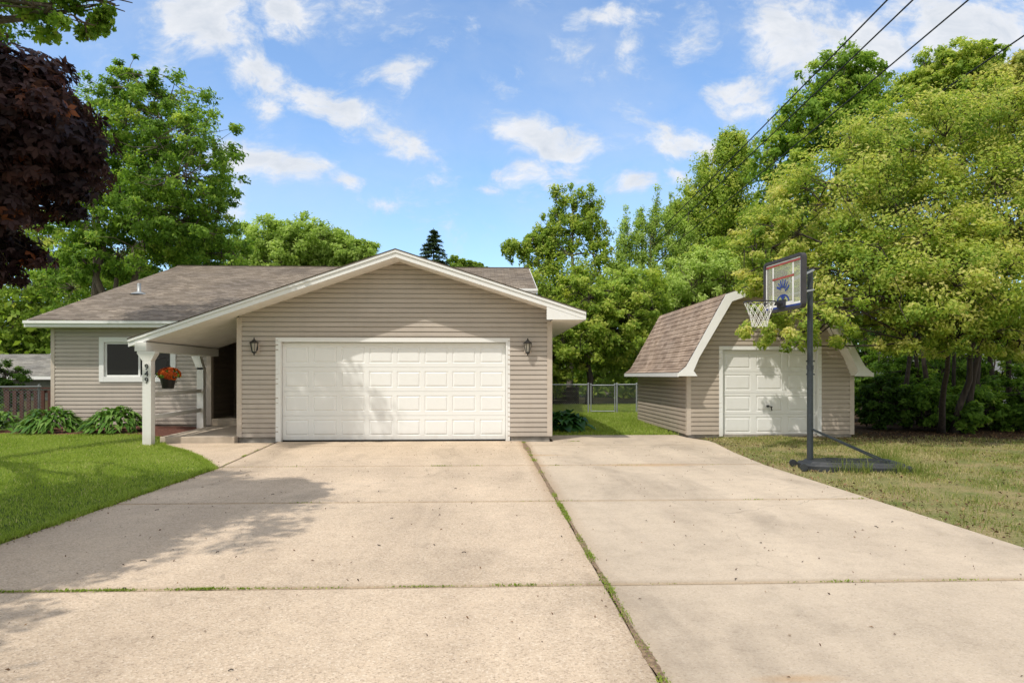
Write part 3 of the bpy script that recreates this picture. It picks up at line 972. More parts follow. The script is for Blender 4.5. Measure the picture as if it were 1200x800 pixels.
# window: sliding, white vinyl
x0, x1, z0, z1 = WIN
wf = MB()
for (a0, a1, b0, b1) in ((x0 - .05, x0 + .07, z0 - .06, z1 + .06), (x1 - .07, x1 + .05, z0 - .06, z1 + .06),
                         (x0 + .07, x1 - .07, z0 - .06, z0 + .07), (x0 + .07, x1 - .07, z1 - .07, z1 + .06)):
    wf.box(a0, a1, 17.745, 17.86, b0, b1)
win = wf.build('window', 'white', house, bevel=.004)
xm = (x0 + x1) / 2 + .02
for xa, xb, yy in ((x0 + .072, xm + .03, 17.80), (xm - .03, x1 - .072, 17.83)):
    s = MB()
    s.box(xa, xa + .05, yy, yy + .028, z0 + .072, z1 - .072).box(xb - .05, xb, yy, yy + .028, z0 + .072, z1 - .072)
    s.box(xa + .05, xb - .05, yy, yy + .028, z0 + .072, z0 + .115).box(xa + .05, xb - .05, yy, yy + .028, z1 - .115, z1 - .072)
    sa = s.build('sash', 'white', win)
    MB().box(xa + .05, xb - .05, yy + .012, yy + .018, z0 + .115, z1 - .115).build('pane', 'glass', sa)

# porch
pf = MB()
pf.hexa([(-6.74, 14.455, -.03), (-5.215, 14.455, -.03), (-5.215, 17.74, -.03), (-6.95, 17.74, -.03),
         (-6.74, 14.455, .13), (-5.215, 14.455, .13), (-5.215, 17.74, .13), (-6.95, 17.74, .13)])
pf.build('porch_floor', 'porch', house, bevel=.012)
MB().box(-6.98, -5.22, 17.745, 19.4, .0, .30).build('step', 'porch', house, bevel=.015)
PX0, PX1, PY0, PY1 = -6.87, -6.70, 14.0, 14.17
pp = MB().box(PX0, PX1, PY0, PY1, -.03, 1.74)
pp.hexa([(PX0 - .002, PY0 - .002, 1.70), (PX1 + .002, PY0 - .002, 1.70), (PX1 + .002, PY1 + .002, 1.70), (PX0 - .002, PY1 + .002, 1.70),
         (PX0 - .10, PY0 - .012, 1.845), (PX1 + .08, PY0 - .012, 1.845), (PX1 + .08, PY1 + .012, 1.845), (PX0 - .10, PY1 + .012, 1.845)])
pp.box(PX0 - .10, PX1 + .08, PY0 - .012, PY1 + .012, 1.846, 1.888)
post = pp.build('porch_post', 'white_old', house)
MB().box(-7.02, -6.79, 13.99, 17.73, 1.89, 2.075).build('porch_beam', 'white_old', house, bevel=.006)
bp_ = MB().box(-7.13, -6.97, 17.22, 17.38, .10, 1.60)
bp_.hexa([(-7.13, 17.22, 1.55), (-6.97, 17.22, 1.55), (-6.97, 17.38, 1.55), (-7.13, 17.38, 1.55),
          (-7.26, 17.22, 1.885), (-7.06, 17.22, 1.885), (-7.06, 17.38, 1.885), (-7.26, 17.38, 1.885)])
bp_.build('porch_post', 'white_old', house)
for zz in (1.03, .56):
    MB().hexa([(-6.80, 14.171, zz - .055), (-6.76, 14.171, zz - .055), (-7.02, 17.219, zz - .055), (-7.06, 17.219, zz - .055),
               (-6.80, 14.171, zz + .035), (-6.76, 14.171, zz + .035), (-7.02, 17.219, zz + .035), (-7.06, 17.219, zz + .035)]).build('porch_rail', 'white_old', house)


def text_mesh(body, size, depth):
    cu = bpy.data.curves.new('lettering', 'FONT')
    cu.body = body
    cu.size = size
    cu.extrude = depth
    cu.align_x = 'CENTER'
    tmp = bpy.data.objects.new('lettering_source', cu)
    COL.objects.link(tmp)
    bpy.context.view_layer.update()
    me = bpy.data.meshes.new_from_object(tmp.evaluated_get(bpy.context.evaluated_depsgraph_get()))
    bpy.data.objects.remove(tmp)
    bpy.data.curves.remove(cu)
    return me


ho = origin_of(post)
for ch, zz in (('9', 1.52), ('4', 1.385), ('9', 1.25)):
    me = text_mesh(ch, .165, .006)
    o = link('house_number', me, 'black_metal', post)
    o.location = (-6.785 - ho.x, PY0 - .008 - ho.y, zz - ho.z)
    o.rotation_euler = (R(90), 0, 0)


# hanging planter beside the post (a thing of its own)
HP = Vector((-6.50, 14.30, 1.30))
planter = empty('hanging_planter', HP, 'black hanging pot of orange flowers beside the white porch post', 'planter')
MB().lathe(HP, [(.0, -.16), (.11, -.16), (.15, .04), (.16, .04), (.16, .065), (.14, .06), (.0, .05)], 16).build('pot', 'black_metal', planter, smooth=True)
hk = MB()
for t in (0, 2.1, 4.2):
    hk.tube([HP + Vector((.145 * math.cos(t), .145 * math.sin(t), .07)), HP + Vector((0, 0, .40))], .004, 4)
hk.tube([HP + Vector((0, 0, .40)), HP + Vector((-.02, 0, .46)), HP + Vector((-.09, -.03, .47)), HP + Vector((-.20, -.13, .42))], .012, 6)
hk.build('hook', 'black_metal', planter)
nl = 260
D = unit(RNG.normal(size=(nl, 3)) * [1, 1, .7])
D[:, 2] = np.abs(D[:, 2])
P = np.array(HP) + [0, 0, .07] + D * [.25, .22, .19] * RNG.uniform(.45, 1, (nl, 1))
V, F = leaf_quads(P, unit(D + RNG.normal(size=D.shape) * .5), RNG.normal(size=D.shape), RNG.uniform(.05, .09, nl), .6)
np_mesh('foliage', V, F, 'leaf_green', planter, {'v': np.repeat(RNG.uniform(0, 1, nl), 4)})
nf = 42
D = unit(RNG.normal(size=(nf, 3)) * [1, 1, .6] + [0, -.3, .55])
P0 = np.array(HP) + [.03, 0, .13] + D * [.21, .19, .12]
for p, d in zip(P0, D):
    Pp, Np, Ap = [], [], []
    a1 = np.cross(d, [0.2, .3, 1]); a1 /= np.linalg.norm(a1)
    b1 = np.cross(d, a1)
    for k in range(7):
        t = k * math.pi / 3.5 + RNG.uniform(0, 1)
        ax = a1 * math.cos(t) + b1 * math.sin(t) + d * .35
        Pp.append(p + ax * .028); Np.append(d + RNG.normal(size=3) * .25); Ap.append(ax)
    Pp, Np, Ap = map(np.array, (Pp, Np, Ap))
    V, F = leaf_quads(Pp, unit(Np), Ap, RNG.uniform(.055, .08, len(Pp)), .75, .05)
    np_mesh('flower', V, F, 'flower', planter, {'v': np.repeat(RNG.uniform(0, 1, len(Pp)), 4)})

# ----------------------------------------------------------------- SHED
shed = empty('shed', (6.5, 17.5, 0), 'tan gambrel roofed shed with single white overhead door', 'shed')
SX0, SX1, SYF, SYB = 4.63, 8.45, 15.38, 20.4
SC = 6.50
PROF = [(2.20, 1.47), (2.03, 1.61), (1.89, 1.85), (1.13, 3.22), (0.0, 3.60)]   # half width, height: outer roof line


def prof_half(z, inset=0.0):
    hs = [p[0] - inset for p in PROF][::-1]
    zs = [p[1] for p in PROF][::-1]
    return float(np.interp(z, [p[1] for p in PROF], [p[0] for p in PROF])) - inset


w = MB()
lap_siding(w, (0, SYF, 0), (1, 0, 0), (0, -1, 0), .06, 3.44,
           lambda z: max(SX0, SC - prof_half(z + .12, .06)) if z > 1.3 else SX0,
           lambda z: min(SX1, SC + prof_half(z + .12, .06)) if z > 1.3 else SX1,
           holes=[(5.40, 7.66, 0, 2.03)])
w.build('wall', 'siding_shed', shed)
w = MB()
lap_siding(w, (SX0, SYB, 0), (0, -1, 0), (-1, 0, 0), .06, 1.48, lambda z: 0, lambda z: SYB - SYF)
w.build('wall', 'siding_shed', shed)
w = MB()
lap_siding(w, (SX1, SYF, 0), (0, 1, 0), (1, 0, 0), .06, 1.48, lambda z: 0, lambda z: SYB - SYF)
w.build('wall', 'siding_shed', shed)
w = MB()
w.prism([(SX0, .02), (SX1, .02), (SX1, 1.6), (SC + 1.0, 3.15), (SC, 3.5), (SC - 1.0, 3.15), (SX0, 1.6)], SYB - .02, SYB)
w.build('wall', 'siding_shed', shed)
MB().box(SX0 + .01, SX1 - .01, SYF + .02, SYB - .03, -.05, .06).build('foundation', 'foundation', shed)
MB().box(SX0 - .035, SX0 + .065, SYF - .03, SYF + .07, .05, 1.50).build('corner_trim', 'siding_trim', shed)
MB().box(SX1 - .065, SX1 + .035, SYF - .03, SYF + .07, .05, 1.50).build('corner_trim', 'siding_trim', shed)
SRY0, SRY1 = 15.0, 20.75
r = MB()
for sgn in (-1, 1):
    vo = 0
    for (h0, za), (h1, zb) in zip(PROF, PROF[1:]):
        A0, A1 = (SC + sgn * h0, SRY0, za), (SC + sgn * h0, SRY1, za)
        B0, B1 = (SC + sgn * h1, SRY0, zb), (SC + sgn * h1, SRY1, zb)
        if sgn < 0:
            vo = shingle_plane(r, A1, A0, B0, B1, vo=vo, lip=.014)
        else:
            vo = shingle_plane(r, A0, A1, B1, B0, vo=vo, lip=.014)
sroof = r.build('roof', 'shingle_shed', shed, uvs=True)
INN = [(1.90, 1.40), (1.86, 1.52), (1.74, 1.80), (1.00, 3.05), (0.0, 3.40)]
for sgn in (-1, 1):
    f = MB()
    for k in range(4):
        o0, o1, i0, i1 = PROF[k], PROF[k + 1], INN[k], INN[k + 1]
        pts = [(SC + sgn * o0[0], o0[1] - .008), (SC + sgn * i0[0], i0[1]), (SC + sgn * i1[0], i1[1]), (SC + sgn * o1[0], o1[1] - .008)]
        f.prism(pts if sgn < 0 else pts[::-1], SRY0 - .03, SRY0)
    pts = [(SC + sgn * PROF[0][0], 1.39), (SC + sgn * 1.78, 1.39), (SC + sgn * 1.86, 1.50), (SC + sgn * 1.90, 1.50), (SC + sgn * PROF[0][0], 1.46)]
    f.prism(pts if sgn < 0 else pts[::-1], SRY0 - .034, SRY0 - .031)
    f.build('fascia', 'white', sroof)
    # soffit closing the rake overhang and the eave board
    s = MB()
    for k in range(4):
        (h0, za), (h1, zb) = INN[k], INN[k + 1]
        q = [(SC + sgn * h0, SRY0, za), (SC + sgn * h0, SYF + .01, za), (SC + sgn * h1, SYF + .01, zb), (SC + sgn * h1, SRY0, zb)]
        s.face(q)
    s.build('soffit', 'soffit', sroof)
    xe = SC + sgn * 2.20
    MB().box(min(xe, xe + sgn * .025), max(xe, xe + sgn * .025), SRY0 - .03, SRY1, 1.375, 1.465).build('fascia', 'white', sroof)
    xw = SX0 if sgn < 0 else SX1
    MB().face([(xe, SRY0, 1.40), (xw, SRY0, 1.40), (xw, SRY1, 1.40), (xe, SRY1, 1.40)]).build('soffit', 'soffit', sroof)
d = MB()
panel_door(d, 5.43, 7.63, .03, 1.98, SYF + .06, 4, 3, .11, .065)
d.face([(5.43, SYF + .085, 0), (7.63, SYF + .085, 0), (7.63, SYF + .085, 2.02), (5.43, SYF + .085, 2.02)])
sd = d.build('overhead_door', 'door_shed', shed)
h = MB().lathe((6.5, SYF + .05, .70), [(0, .03), (.03, .02), (.03, -.02), (0, -.03)], 10)
h.bar((6.5, SYF + .03, .70), (6.5, SYF - .02, .70), .02).bar((6.43, SYF - .03, .715), (6.57, SYF - .03, .685), .022).bar((6.54, SYF - .03, .70), (6.56, SYF - .03, .60), .02)
h.build('handle', 'black_metal', sd)
MB().box(5.43, 7.63, SYF + .045, SYF + .09, .003, .026).build('bottom_seal', 'black_metal', sd)
t = MB().box(5.34, 5.425, SYF - .03, SYF + .1, .02, 1.985).box(7.635, 7.72, SYF - .03, SYF + .1, .02, 1.985).box(5.34, 7.72, SYF - .03, SYF + .1, 1.988, 2.07)
t.build('door_trim', 'white', shed)

# ----------------------------------------------------------------- BASKETBALL HOOP
HX, HY = 4.95, 10.2
hoop = empty('basketball_hoop', (HX, HY, 0), 'portable basketball hoop with dark pole and clear backboard at drive edge', 'basketball hoop')
# base: low tank, tapering away from the pole
ax = Vector((1.0, -.16, 0)).normalized()
ay = Vector((.16, 1.0, 0)).normalized()
B0 = Vector((HX + .06, HY - .07, -.01))


def bl(u, v, z):
    p = B0 + ax * u + ay * v
    return (p.x, p.y, p.z + z)


def base_ring(z, ins):
    pts = [(-.22, -.22), (-.12, -.30), (.25, -.40), (1.12, -.42), (1.24, -.34), (1.24, .34), (1.12, .42), (.25, .40), (-.12, .30), (-.22, .22)]
    c = Vector((.5, 0))
    return [bl(*(Vector(p) + (c - Vector(p)).normalized() * ins), z) for p in pts]


bm_ = MB()
rings = [base_ring(0.0, 0), base_ring(.075, 0), base_ring(.10, .03), base_ring(.10, .08), base_ring(.135, .12)]
for A, B in zip(rings, rings[1:]):
    for k in range(len(A)):
        l = (k + 1) % len(A)
        bm_.face([A[k], A[l], B[l], B[k]])
bm_.face(rings[-1])
for v in (-.2, 0, .2):
    bm_.bar(bl(.15, v, .137), bl(1.05, v, .137), .05, .02)
base = bm_.build('base', 'plastic', hoop)
for v in (-.27, .27):
    MB().tube([bl(-.26, v - .025, .055), bl(-.26, v + .025, .055)], .055, 12).build('wheel', 'plastic', base)
POLE_TOP = 3.02
po = MB().tube([(HX, HY, .02), (HX, HY, 1.55)], .046, 16).tube([(HX, HY, 1.55), (HX, HY, POLE_TOP)], .042, 16)
po.tube([(HX, HY, 1.49), (HX, HY, 1.56)], .052, 16)
po.tube([(HX - .06, HY, 1.62), (HX + .07, HY, 1.62)], .012, 6).tube([(HX - .06, HY, 1.42), (HX + .07, HY, 1.42)], .012, 6)
po.build('pole', 'pole', hoop, smooth=False)
for v in (-.26, .26):
    MB().bar((HX, HY + .04 * np.sign(v), .60), bl(.98, v, .13), .022).build('brace', 'pole', hoop)
# backboard faces the driveway (towards -X, turned a little to the camera)
bn = Vector((-1.0, -.10, 0)).normalized()      # facing
bt = Vector((-bn.y, bn.x, 0))                   # along the board (towards -Y)
if bt.y > 0:
    bt = -bt
BC = Vector((HX - .42, HY - .02, 2.78))         # board centre
HWB, HHB = .55, .40


def bd(u, v, w_=0.0):
    p = BC + bt * u + Vector((0, 0, v)) + bn * w_
    return (p.x, p.y, p.z)


def board_slab(mb, u0, u1, v0, v1, w0, w1):
    return mb.hexa([bd(u0, v0, w0), bd(u1, v0, w0), bd(u1, v0, w1), bd(u0, v0, w1), bd(u0, v1, w0), bd(u1, v1, w0), bd(u1, v1, w1), bd(u0, v1, w1)])


back = board_slab(MB(), -HWB + .02, HWB - .02, -HHB + .02, HHB - .02, -.006, .006).build('backboard', 'acrylic', hoop)
# frame with rounded corners
fr = MB()


def rrect(hw, hh, rad, n=5):
    out = []
    for (sx, sy, t0) in ((1, 1, 0), (-1, 1, 90), (-1, -1, 180), (1, -1, 270)):
        for k in range(n + 1):
            t = R(t0 + 90 * k / n)
            out.append((sx * (hw - rad) + rad * math.cos(t), sy * (hh - rad) + rad * math.sin(t)))
    return out


ro, ri = rrect(HWB, HHB, .075), rrect(HWB - .042, HHB - .042, .02)
for k in range(len(ro)):
    l = (k + 1) % len(ro)
    for wq in (.030, -.045):
        q = [bd(*ro[k], wq), bd(*ro[l], wq), bd(*ri[l], wq), bd(*ri[k], wq)]
        fr.face(q)
    fr.face([bd(*ro[k], .03), bd(*ro[l], .03), bd(*ro[l], -.045), bd(*ro[k], -.045)])
    fr.face([bd(*ri[k], .03), bd(*ri[l], .03), bd(*ri[l], -.045), bd(*ri[k], -.045)])
fr.build('board_frame', 'board_frame', back)
dk = MB()
W1, W2 = .0085, .012
board_slab(dk, -HWB + .06, HWB - .06, HHB - .098, HHB - .072, W1, W2)
board_slab(dk, -.30, .30, .092, .118, W1, W2)
dk.build('red_stripe', 'red', back)
dk = MB()
for (u0, u1, v0, v1) in ((-HWB + .05, -HWB + .08, -HHB + .12, HHB - .11), (HWB - .08, HWB - .05, -HHB + .12, HHB - .11),
                         (-HWB + .06, HWB - .06, HHB - .07, HHB - .052), (-HWB + .06, HWB - .06, -HHB + .075, -HHB + .105), (-.30, -.262, -.27, .083), (.262, .30, -.27, .083),
                         (-.30, -.268, .127, HHB - .108), (.268, .30, .127, HHB - .108), (-.30, .30, -.295, -.272)):
    board_slab(dk, u0, u1, v0, v1, W1, W2)
dk.build('white_line', 'white_decal', back)
dk = MB()
board_slab(dk, -HWB + .06, HWB - .06, -HHB + .048, -HHB + .074, W1, W2)
for u0, u1 in ((-.17, -.1), (-.09, -.02), (0, .07), (.09, .17)):
    pass
# blue ball-and-net emblem inside the square: curved strokes fanning out from a ball
for k in range(7):
    t = R(28 + 20.7 * k)
    pts = [(math.cos(t) * q * .2, -.12 + math.sin(t) * q * .2 + .02 * math.sin(q * 3) * (k - 3) / 3) for q in (.38, .6, .8, 1.0)]
    for (p, q) in zip(pts, pts[1:]):
        dvec = Vector((q[0] - p[0], q[1] - p[1])); nn = Vector((-dvec.y, dvec.x)).normalized() * (.012 if k % 2 else .018)
        dk.face([bd(p[0] - nn.x, p[1] - nn.y, W2), bd(q[0] - nn.x * .7, q[1] - nn.y * .7, W2), bd(q[0] + nn.x * .7, q[1] + nn.y * .7, W2), bd(p[0] + nn.x, p[1] + nn.y, W2)])
for k in range(10):
    t0, t1 = R(180 * k / 10), R(180 * (k + 1) / 10)
    for r0, r1 in ((.150, .185),):
        dk.face([bd(math.cos(t) * rr, -.262 + math.sin(t) * rr * .62, W2) for t, rr in ((t0, r0), (t1, r0), (t1, r1), (t0, r1))])
    if 2 < k < 7:
        dk.face([bd(math.cos(t) * rr, -.255 + math.sin(t) * rr * .9, W2) for t, rr in ((t0, .02), (t1, .02), (t1, .1), (t0, .1))])
dk.build('emblem', 'blue', back)
# arms joining pole and board
for vv in (.20, -.10):
    for yy in (-.055, .055):
        MB().bar((HX + .03, HY + yy, BC.z + vv + .02), bd(-yy * 3.2, vv - .16 if vv > 0 else vv - .06, -.048), .024).build('arm', 'galv', hoop)
# rim, bracket, net
RZ_ = BC.z - .275
rc = BC + bn * .385
rm = MB()
pts = [(rc.x + .228 * math.cos(t), rc.y + .228 * math.sin(t), RZ_) for t in np.linspace(0, 2 * math.pi, 33)]
rm.tube(pts, .0095, 6, cap=False)
for sgn in (-1, 1):
    rm.tube([bd(sgn * .06, RZ_ - BC.z - .04, .03), (rc.x - bn.x * .15 + bt.x * sgn * .17, rc.y - bn.y * .15 + bt.y * sgn * .17, RZ_)], .009, 6)
board_slab(rm, -.09, .09, -.35, -.235, .012, .06)
board_slab(rm, -.05, .05, -.30, -.27, .06, .16)
rm.build('rim', 'rim', hoop)
nt_ = MB()
levels = [(.222, 0.0), (.195, -.07), (.165, -.15), (.135, -.23), (.118, -.31), (.112, -.37)]
for k in range(12):
    for s_ in (-1, 1):
        pts = []
        for i, (rr, zz) in enumerate(levels):
            t = 2 * math.pi * (k + s_ * .5 * i) / 12
            pts.append((rc.x + rr * math.cos(t), rc.y + rr * math.sin(t), RZ_ + zz))
        nt_.tube(pts, .0040, 4, cap=False)
nt_.build('net', 'net', hoop)


# ----------------------------------------------------------------- FENCES
def chain_mesh(mb, A, B, z0, z1, pitch=.075, th=.0034):
    """Diamond wire between A and B (xy), from z0 to z1."""
    A, B = Vector(A), Vector(B)
    L = (B - A).length
    d = (B - A) / L
    H = z1 - z0
    n = int((L + H) / pitch)
    for sgn in (1, -1):
        for k in range(n + 1):
            s = k * pitch - H if sgn > 0 else k * pitch
            # line u = s + t*H*sgn.., z = z0 + t*H
            t0, t1 = 0.0, 1.0
            u = lambda t: s + sgn * t * H
            if sgn > 0:
                t0 = max(t0, -s / H); t1 = min(t1, (L - s) / H)
            else:
                t0 = max(t0, (s - L) / H); t1 = min(t1, s / H)
            if t1 - t0 < .02:
                continue
            p = A + d * u(t0); q = A + d * u(t1)
            mb.tube([(p.x, p.y, z0 + t0 * H), (q.x, q.y, z0 + t1 * H)], th, 3, cap=False)
    return mb


def link_fence(name, label, cat, pts, h, posts, zb=None, gate=False, steel='galv'):
    """Chain-link run through pts with posts at the given points."""
    o = empty(name, (pts[0][0], pts[0][1], 0), label, cat)
    zf = lambda p: float(gz(p[0], p[1]))
    m = MB()
    for A, B in zip(pts, pts[1:]):
        z0 = (zf(A) + zf(B)) / 2
        chain_mesh(m, A, B, z0 + .03, z0 + h)
    m.build('chain_mesh', 'wire', o)
    for A, B in zip(pts, pts[1:]):
        MB().tube([(A[0], A[1], zf(A) + h), (B[0], B[1], zf(B) + h)], .021, 8).build('top_rail', steel, o)
        if gate:
            MB().tube([(A[0], A[1], zf(A) + .08), (B[0], B[1], zf(B) + .08)], .018, 8).build('bottom_rail', 'galv', o)
    for p in posts:
        pz = zf(p)
        mm = MB().tube([(p[0], p[1], pz - .05), (p[0], p[1], pz + h + .02)], .028 if not gate else .02, 8)
        mm.lathe((p[0], p[1], pz + h + .02), [(.034, 0), (.03, .03), (0, .045)], 8)
        mm.build('post', steel, o)
    return o


FY = 23.5
fx = lambda px_: at(px_, 0, FY).x
link_fence('chain_link_fence', 'chain link fence running from the garage corner to the gate', 'fence', [(1.45, FY), (fx(690), FY)], 1.0, [(fx(646), FY), (fx(689.5), FY)])
link_fence('chain_link_gate', 'narrow chain link gate between two posts beside the garage', 'gate', [(fx(692.5), FY), (fx(720.5), FY)], .98, [(fx(692.5), FY), (fx(720.5), FY)], gate=True)
link_fence('chain_link_fence', 'short chain link fence panel between the gate and the shed wall', 'fence', [(fx(723), FY), (7.0, FY)], 1.0, [(fx(723), FY), (fx(746), FY)])
link_fence('chain_link_fence', 'chain link fence in front of the red deck railing', 'fence', [(-10.99, 17.4), (-13.9, 16.3)], 1.05, [(-11.06, 17.42), (-13.9, 16.3)], steel='wire')

# weathered board fence far behind the gap
bf = empty('board_fence', (1, 31, 0), 'dark weathered board fence in the shade behind the garage', 'fence')
for k in range(4):
    MB().box(-2.5, 4.3, 31.0, 31.03, .10 + k * .20, .27 + k * .20).build('board', 'old_wood', bf)
for xx in (-2.4, 0.2, 2.2, 4.2):
    MB().box(xx - .05, xx + .05, 31.04, 31.14, -.1, 1.0).build('post', 'old_wood', bf)

# red-brown deck railing left of the house
dk = empty('deck_railing', (-12.2, 19.6, 0), 'red brown wooden deck railing beside the house behind wire fence', 'railing')
MB().box(-13.35, -11.02, 19.45, 19.62, 1.03, 1.075).box(-13.35, -11.02, 19.5, 19.55, .92, .99).build('top_rail', 'deck', dk)
for k in range(12):
    xx = -13.22 + k * .19
    MB().box(xx - .05, xx + .05, 19.47, 19.50, .12, .99).build('baluster', 'deck', dk)
for xx in (-13.3, -11.1):
    MB().box(xx - .045, xx + .045, 19.51, 19.60, -.05, 1.028).build('post', 'deck', dk)
MB().box(-13.4, -11.02, 19.62, 24, .12, .18).box(-13.35, -11.02, 19.505, 19.54, .2, .27).build('deck_floor', 'deck', dk)

# neighbour houses glimpsed at the edges
nh = empty('neighbour_house', (-30, 40, 0), 'low neighbouring house with pale grey roof beyond the deck railing', 'house')
MB().box(-40, -21.6, 36.6, 43.5, -.3, 1.32).build('wall', 'neighbour_wall', nh)
r = MB()
shingle_plane(r, (-40.6, 36, 1.38), (-21.1, 36, 1.38), (-21.1, 40, 2.62), (-40.6, 40, 2.62))
shingle_plane(r, (-21.1, 44, 1.38), (-40.6, 44, 1.38), (-40.6, 40, 2.62), (-21.1, 40, 2.62))
nr = r.build('roof', 'shingle_grey', nh, uvs=True)
MB().box(-40.6, -21.1, 35.96, 35.99, 1.20, 1.37).build('fascia', 'white', nr)
MB().box(-27.6, -25.8, 36.55, 36.595, .2, 1.0).build('window', 'glass', nh)
ph = empty('neighbour_house', (27, 31, 0), 'pale house wall glimpsed through the trunks behind the yard', 'house')
w = MB()
lap_siding(w, (0, 30, 0), (1, 0, 0), (0, -1, 0), 0, 3.4, lambda z: 22.3, lambda z: 33, course=.16)
w.build('wall', 'pale_wall', ph)
w = MB()
lap_siding(w, (22.3, 38, 0), (0, -1, 0), (-1, 0, 0), 0, 3.4, lambda z: 0, lambda z: 8, course=.16)
w.build('wall', 'pale_wall', ph)
r = MB()
shingle_plane(r, (21.8, 29.5, 3.3), (33.5, 29.5, 3.3), (33.5, 34, 5.0), (21.8, 34, 5.0))
shingle_plane(r, (33.5, 38.5, 3.3), (21.8, 38.5, 3.3), (21.8, 34, 5.0), (33.5, 34, 5.0))
r.build('roof', 'shingle_grey', ph, uvs=True)

# ----------------------------------------------------------------- POWER LINES
for (px1, py1, zh, lab) in ((1040, 0, 8.0, 'highest black overhead wire, farthest towards the house side'),
                            (1070, 0, 8.0, 'black overhead wire close beside the highest one'),
                            (1135, 0, 8.0, 'black overhead wire sloping down behind the tall green tree'),
                            (1200, 42, 8.0, 'black overhead wire lowest in the corner above the trees')):
    d0 = (zh - EYE) * 800 / (440 - py1)
    u0 = (px1 - 600) / 800
    off = d0 * u0                      # sideways distance from the line of sight
    pts = []
    for dd_ in np.linspace(-6, 75, 28):
        sag = .00035 * (dd_ - 30) ** 2
        pts.append((dd_ * SY + off * CY, dd_ * CY - off * SY, zh - .10 + sag - .00035 * (d0 - 30) ** 2 + .10))
    o = MB().tube(pts, .017, 6).build('overhead_wire', 'cable')
    tag(o, lab, 'wire', 'overhead wires')


# ----------------------------------------------------------------- TREES
def lobe(px_, py_, rx, ry, Y, k=1.0):
    c = at(px_, py_, Y)
    s = (c - Vector((0, 0, EYE)))
    d = s.x * SY + s.y * CY
    return (np.array(c), np.array([rx * d / 800, rx * d / 800 * k, ry * d / 800]))


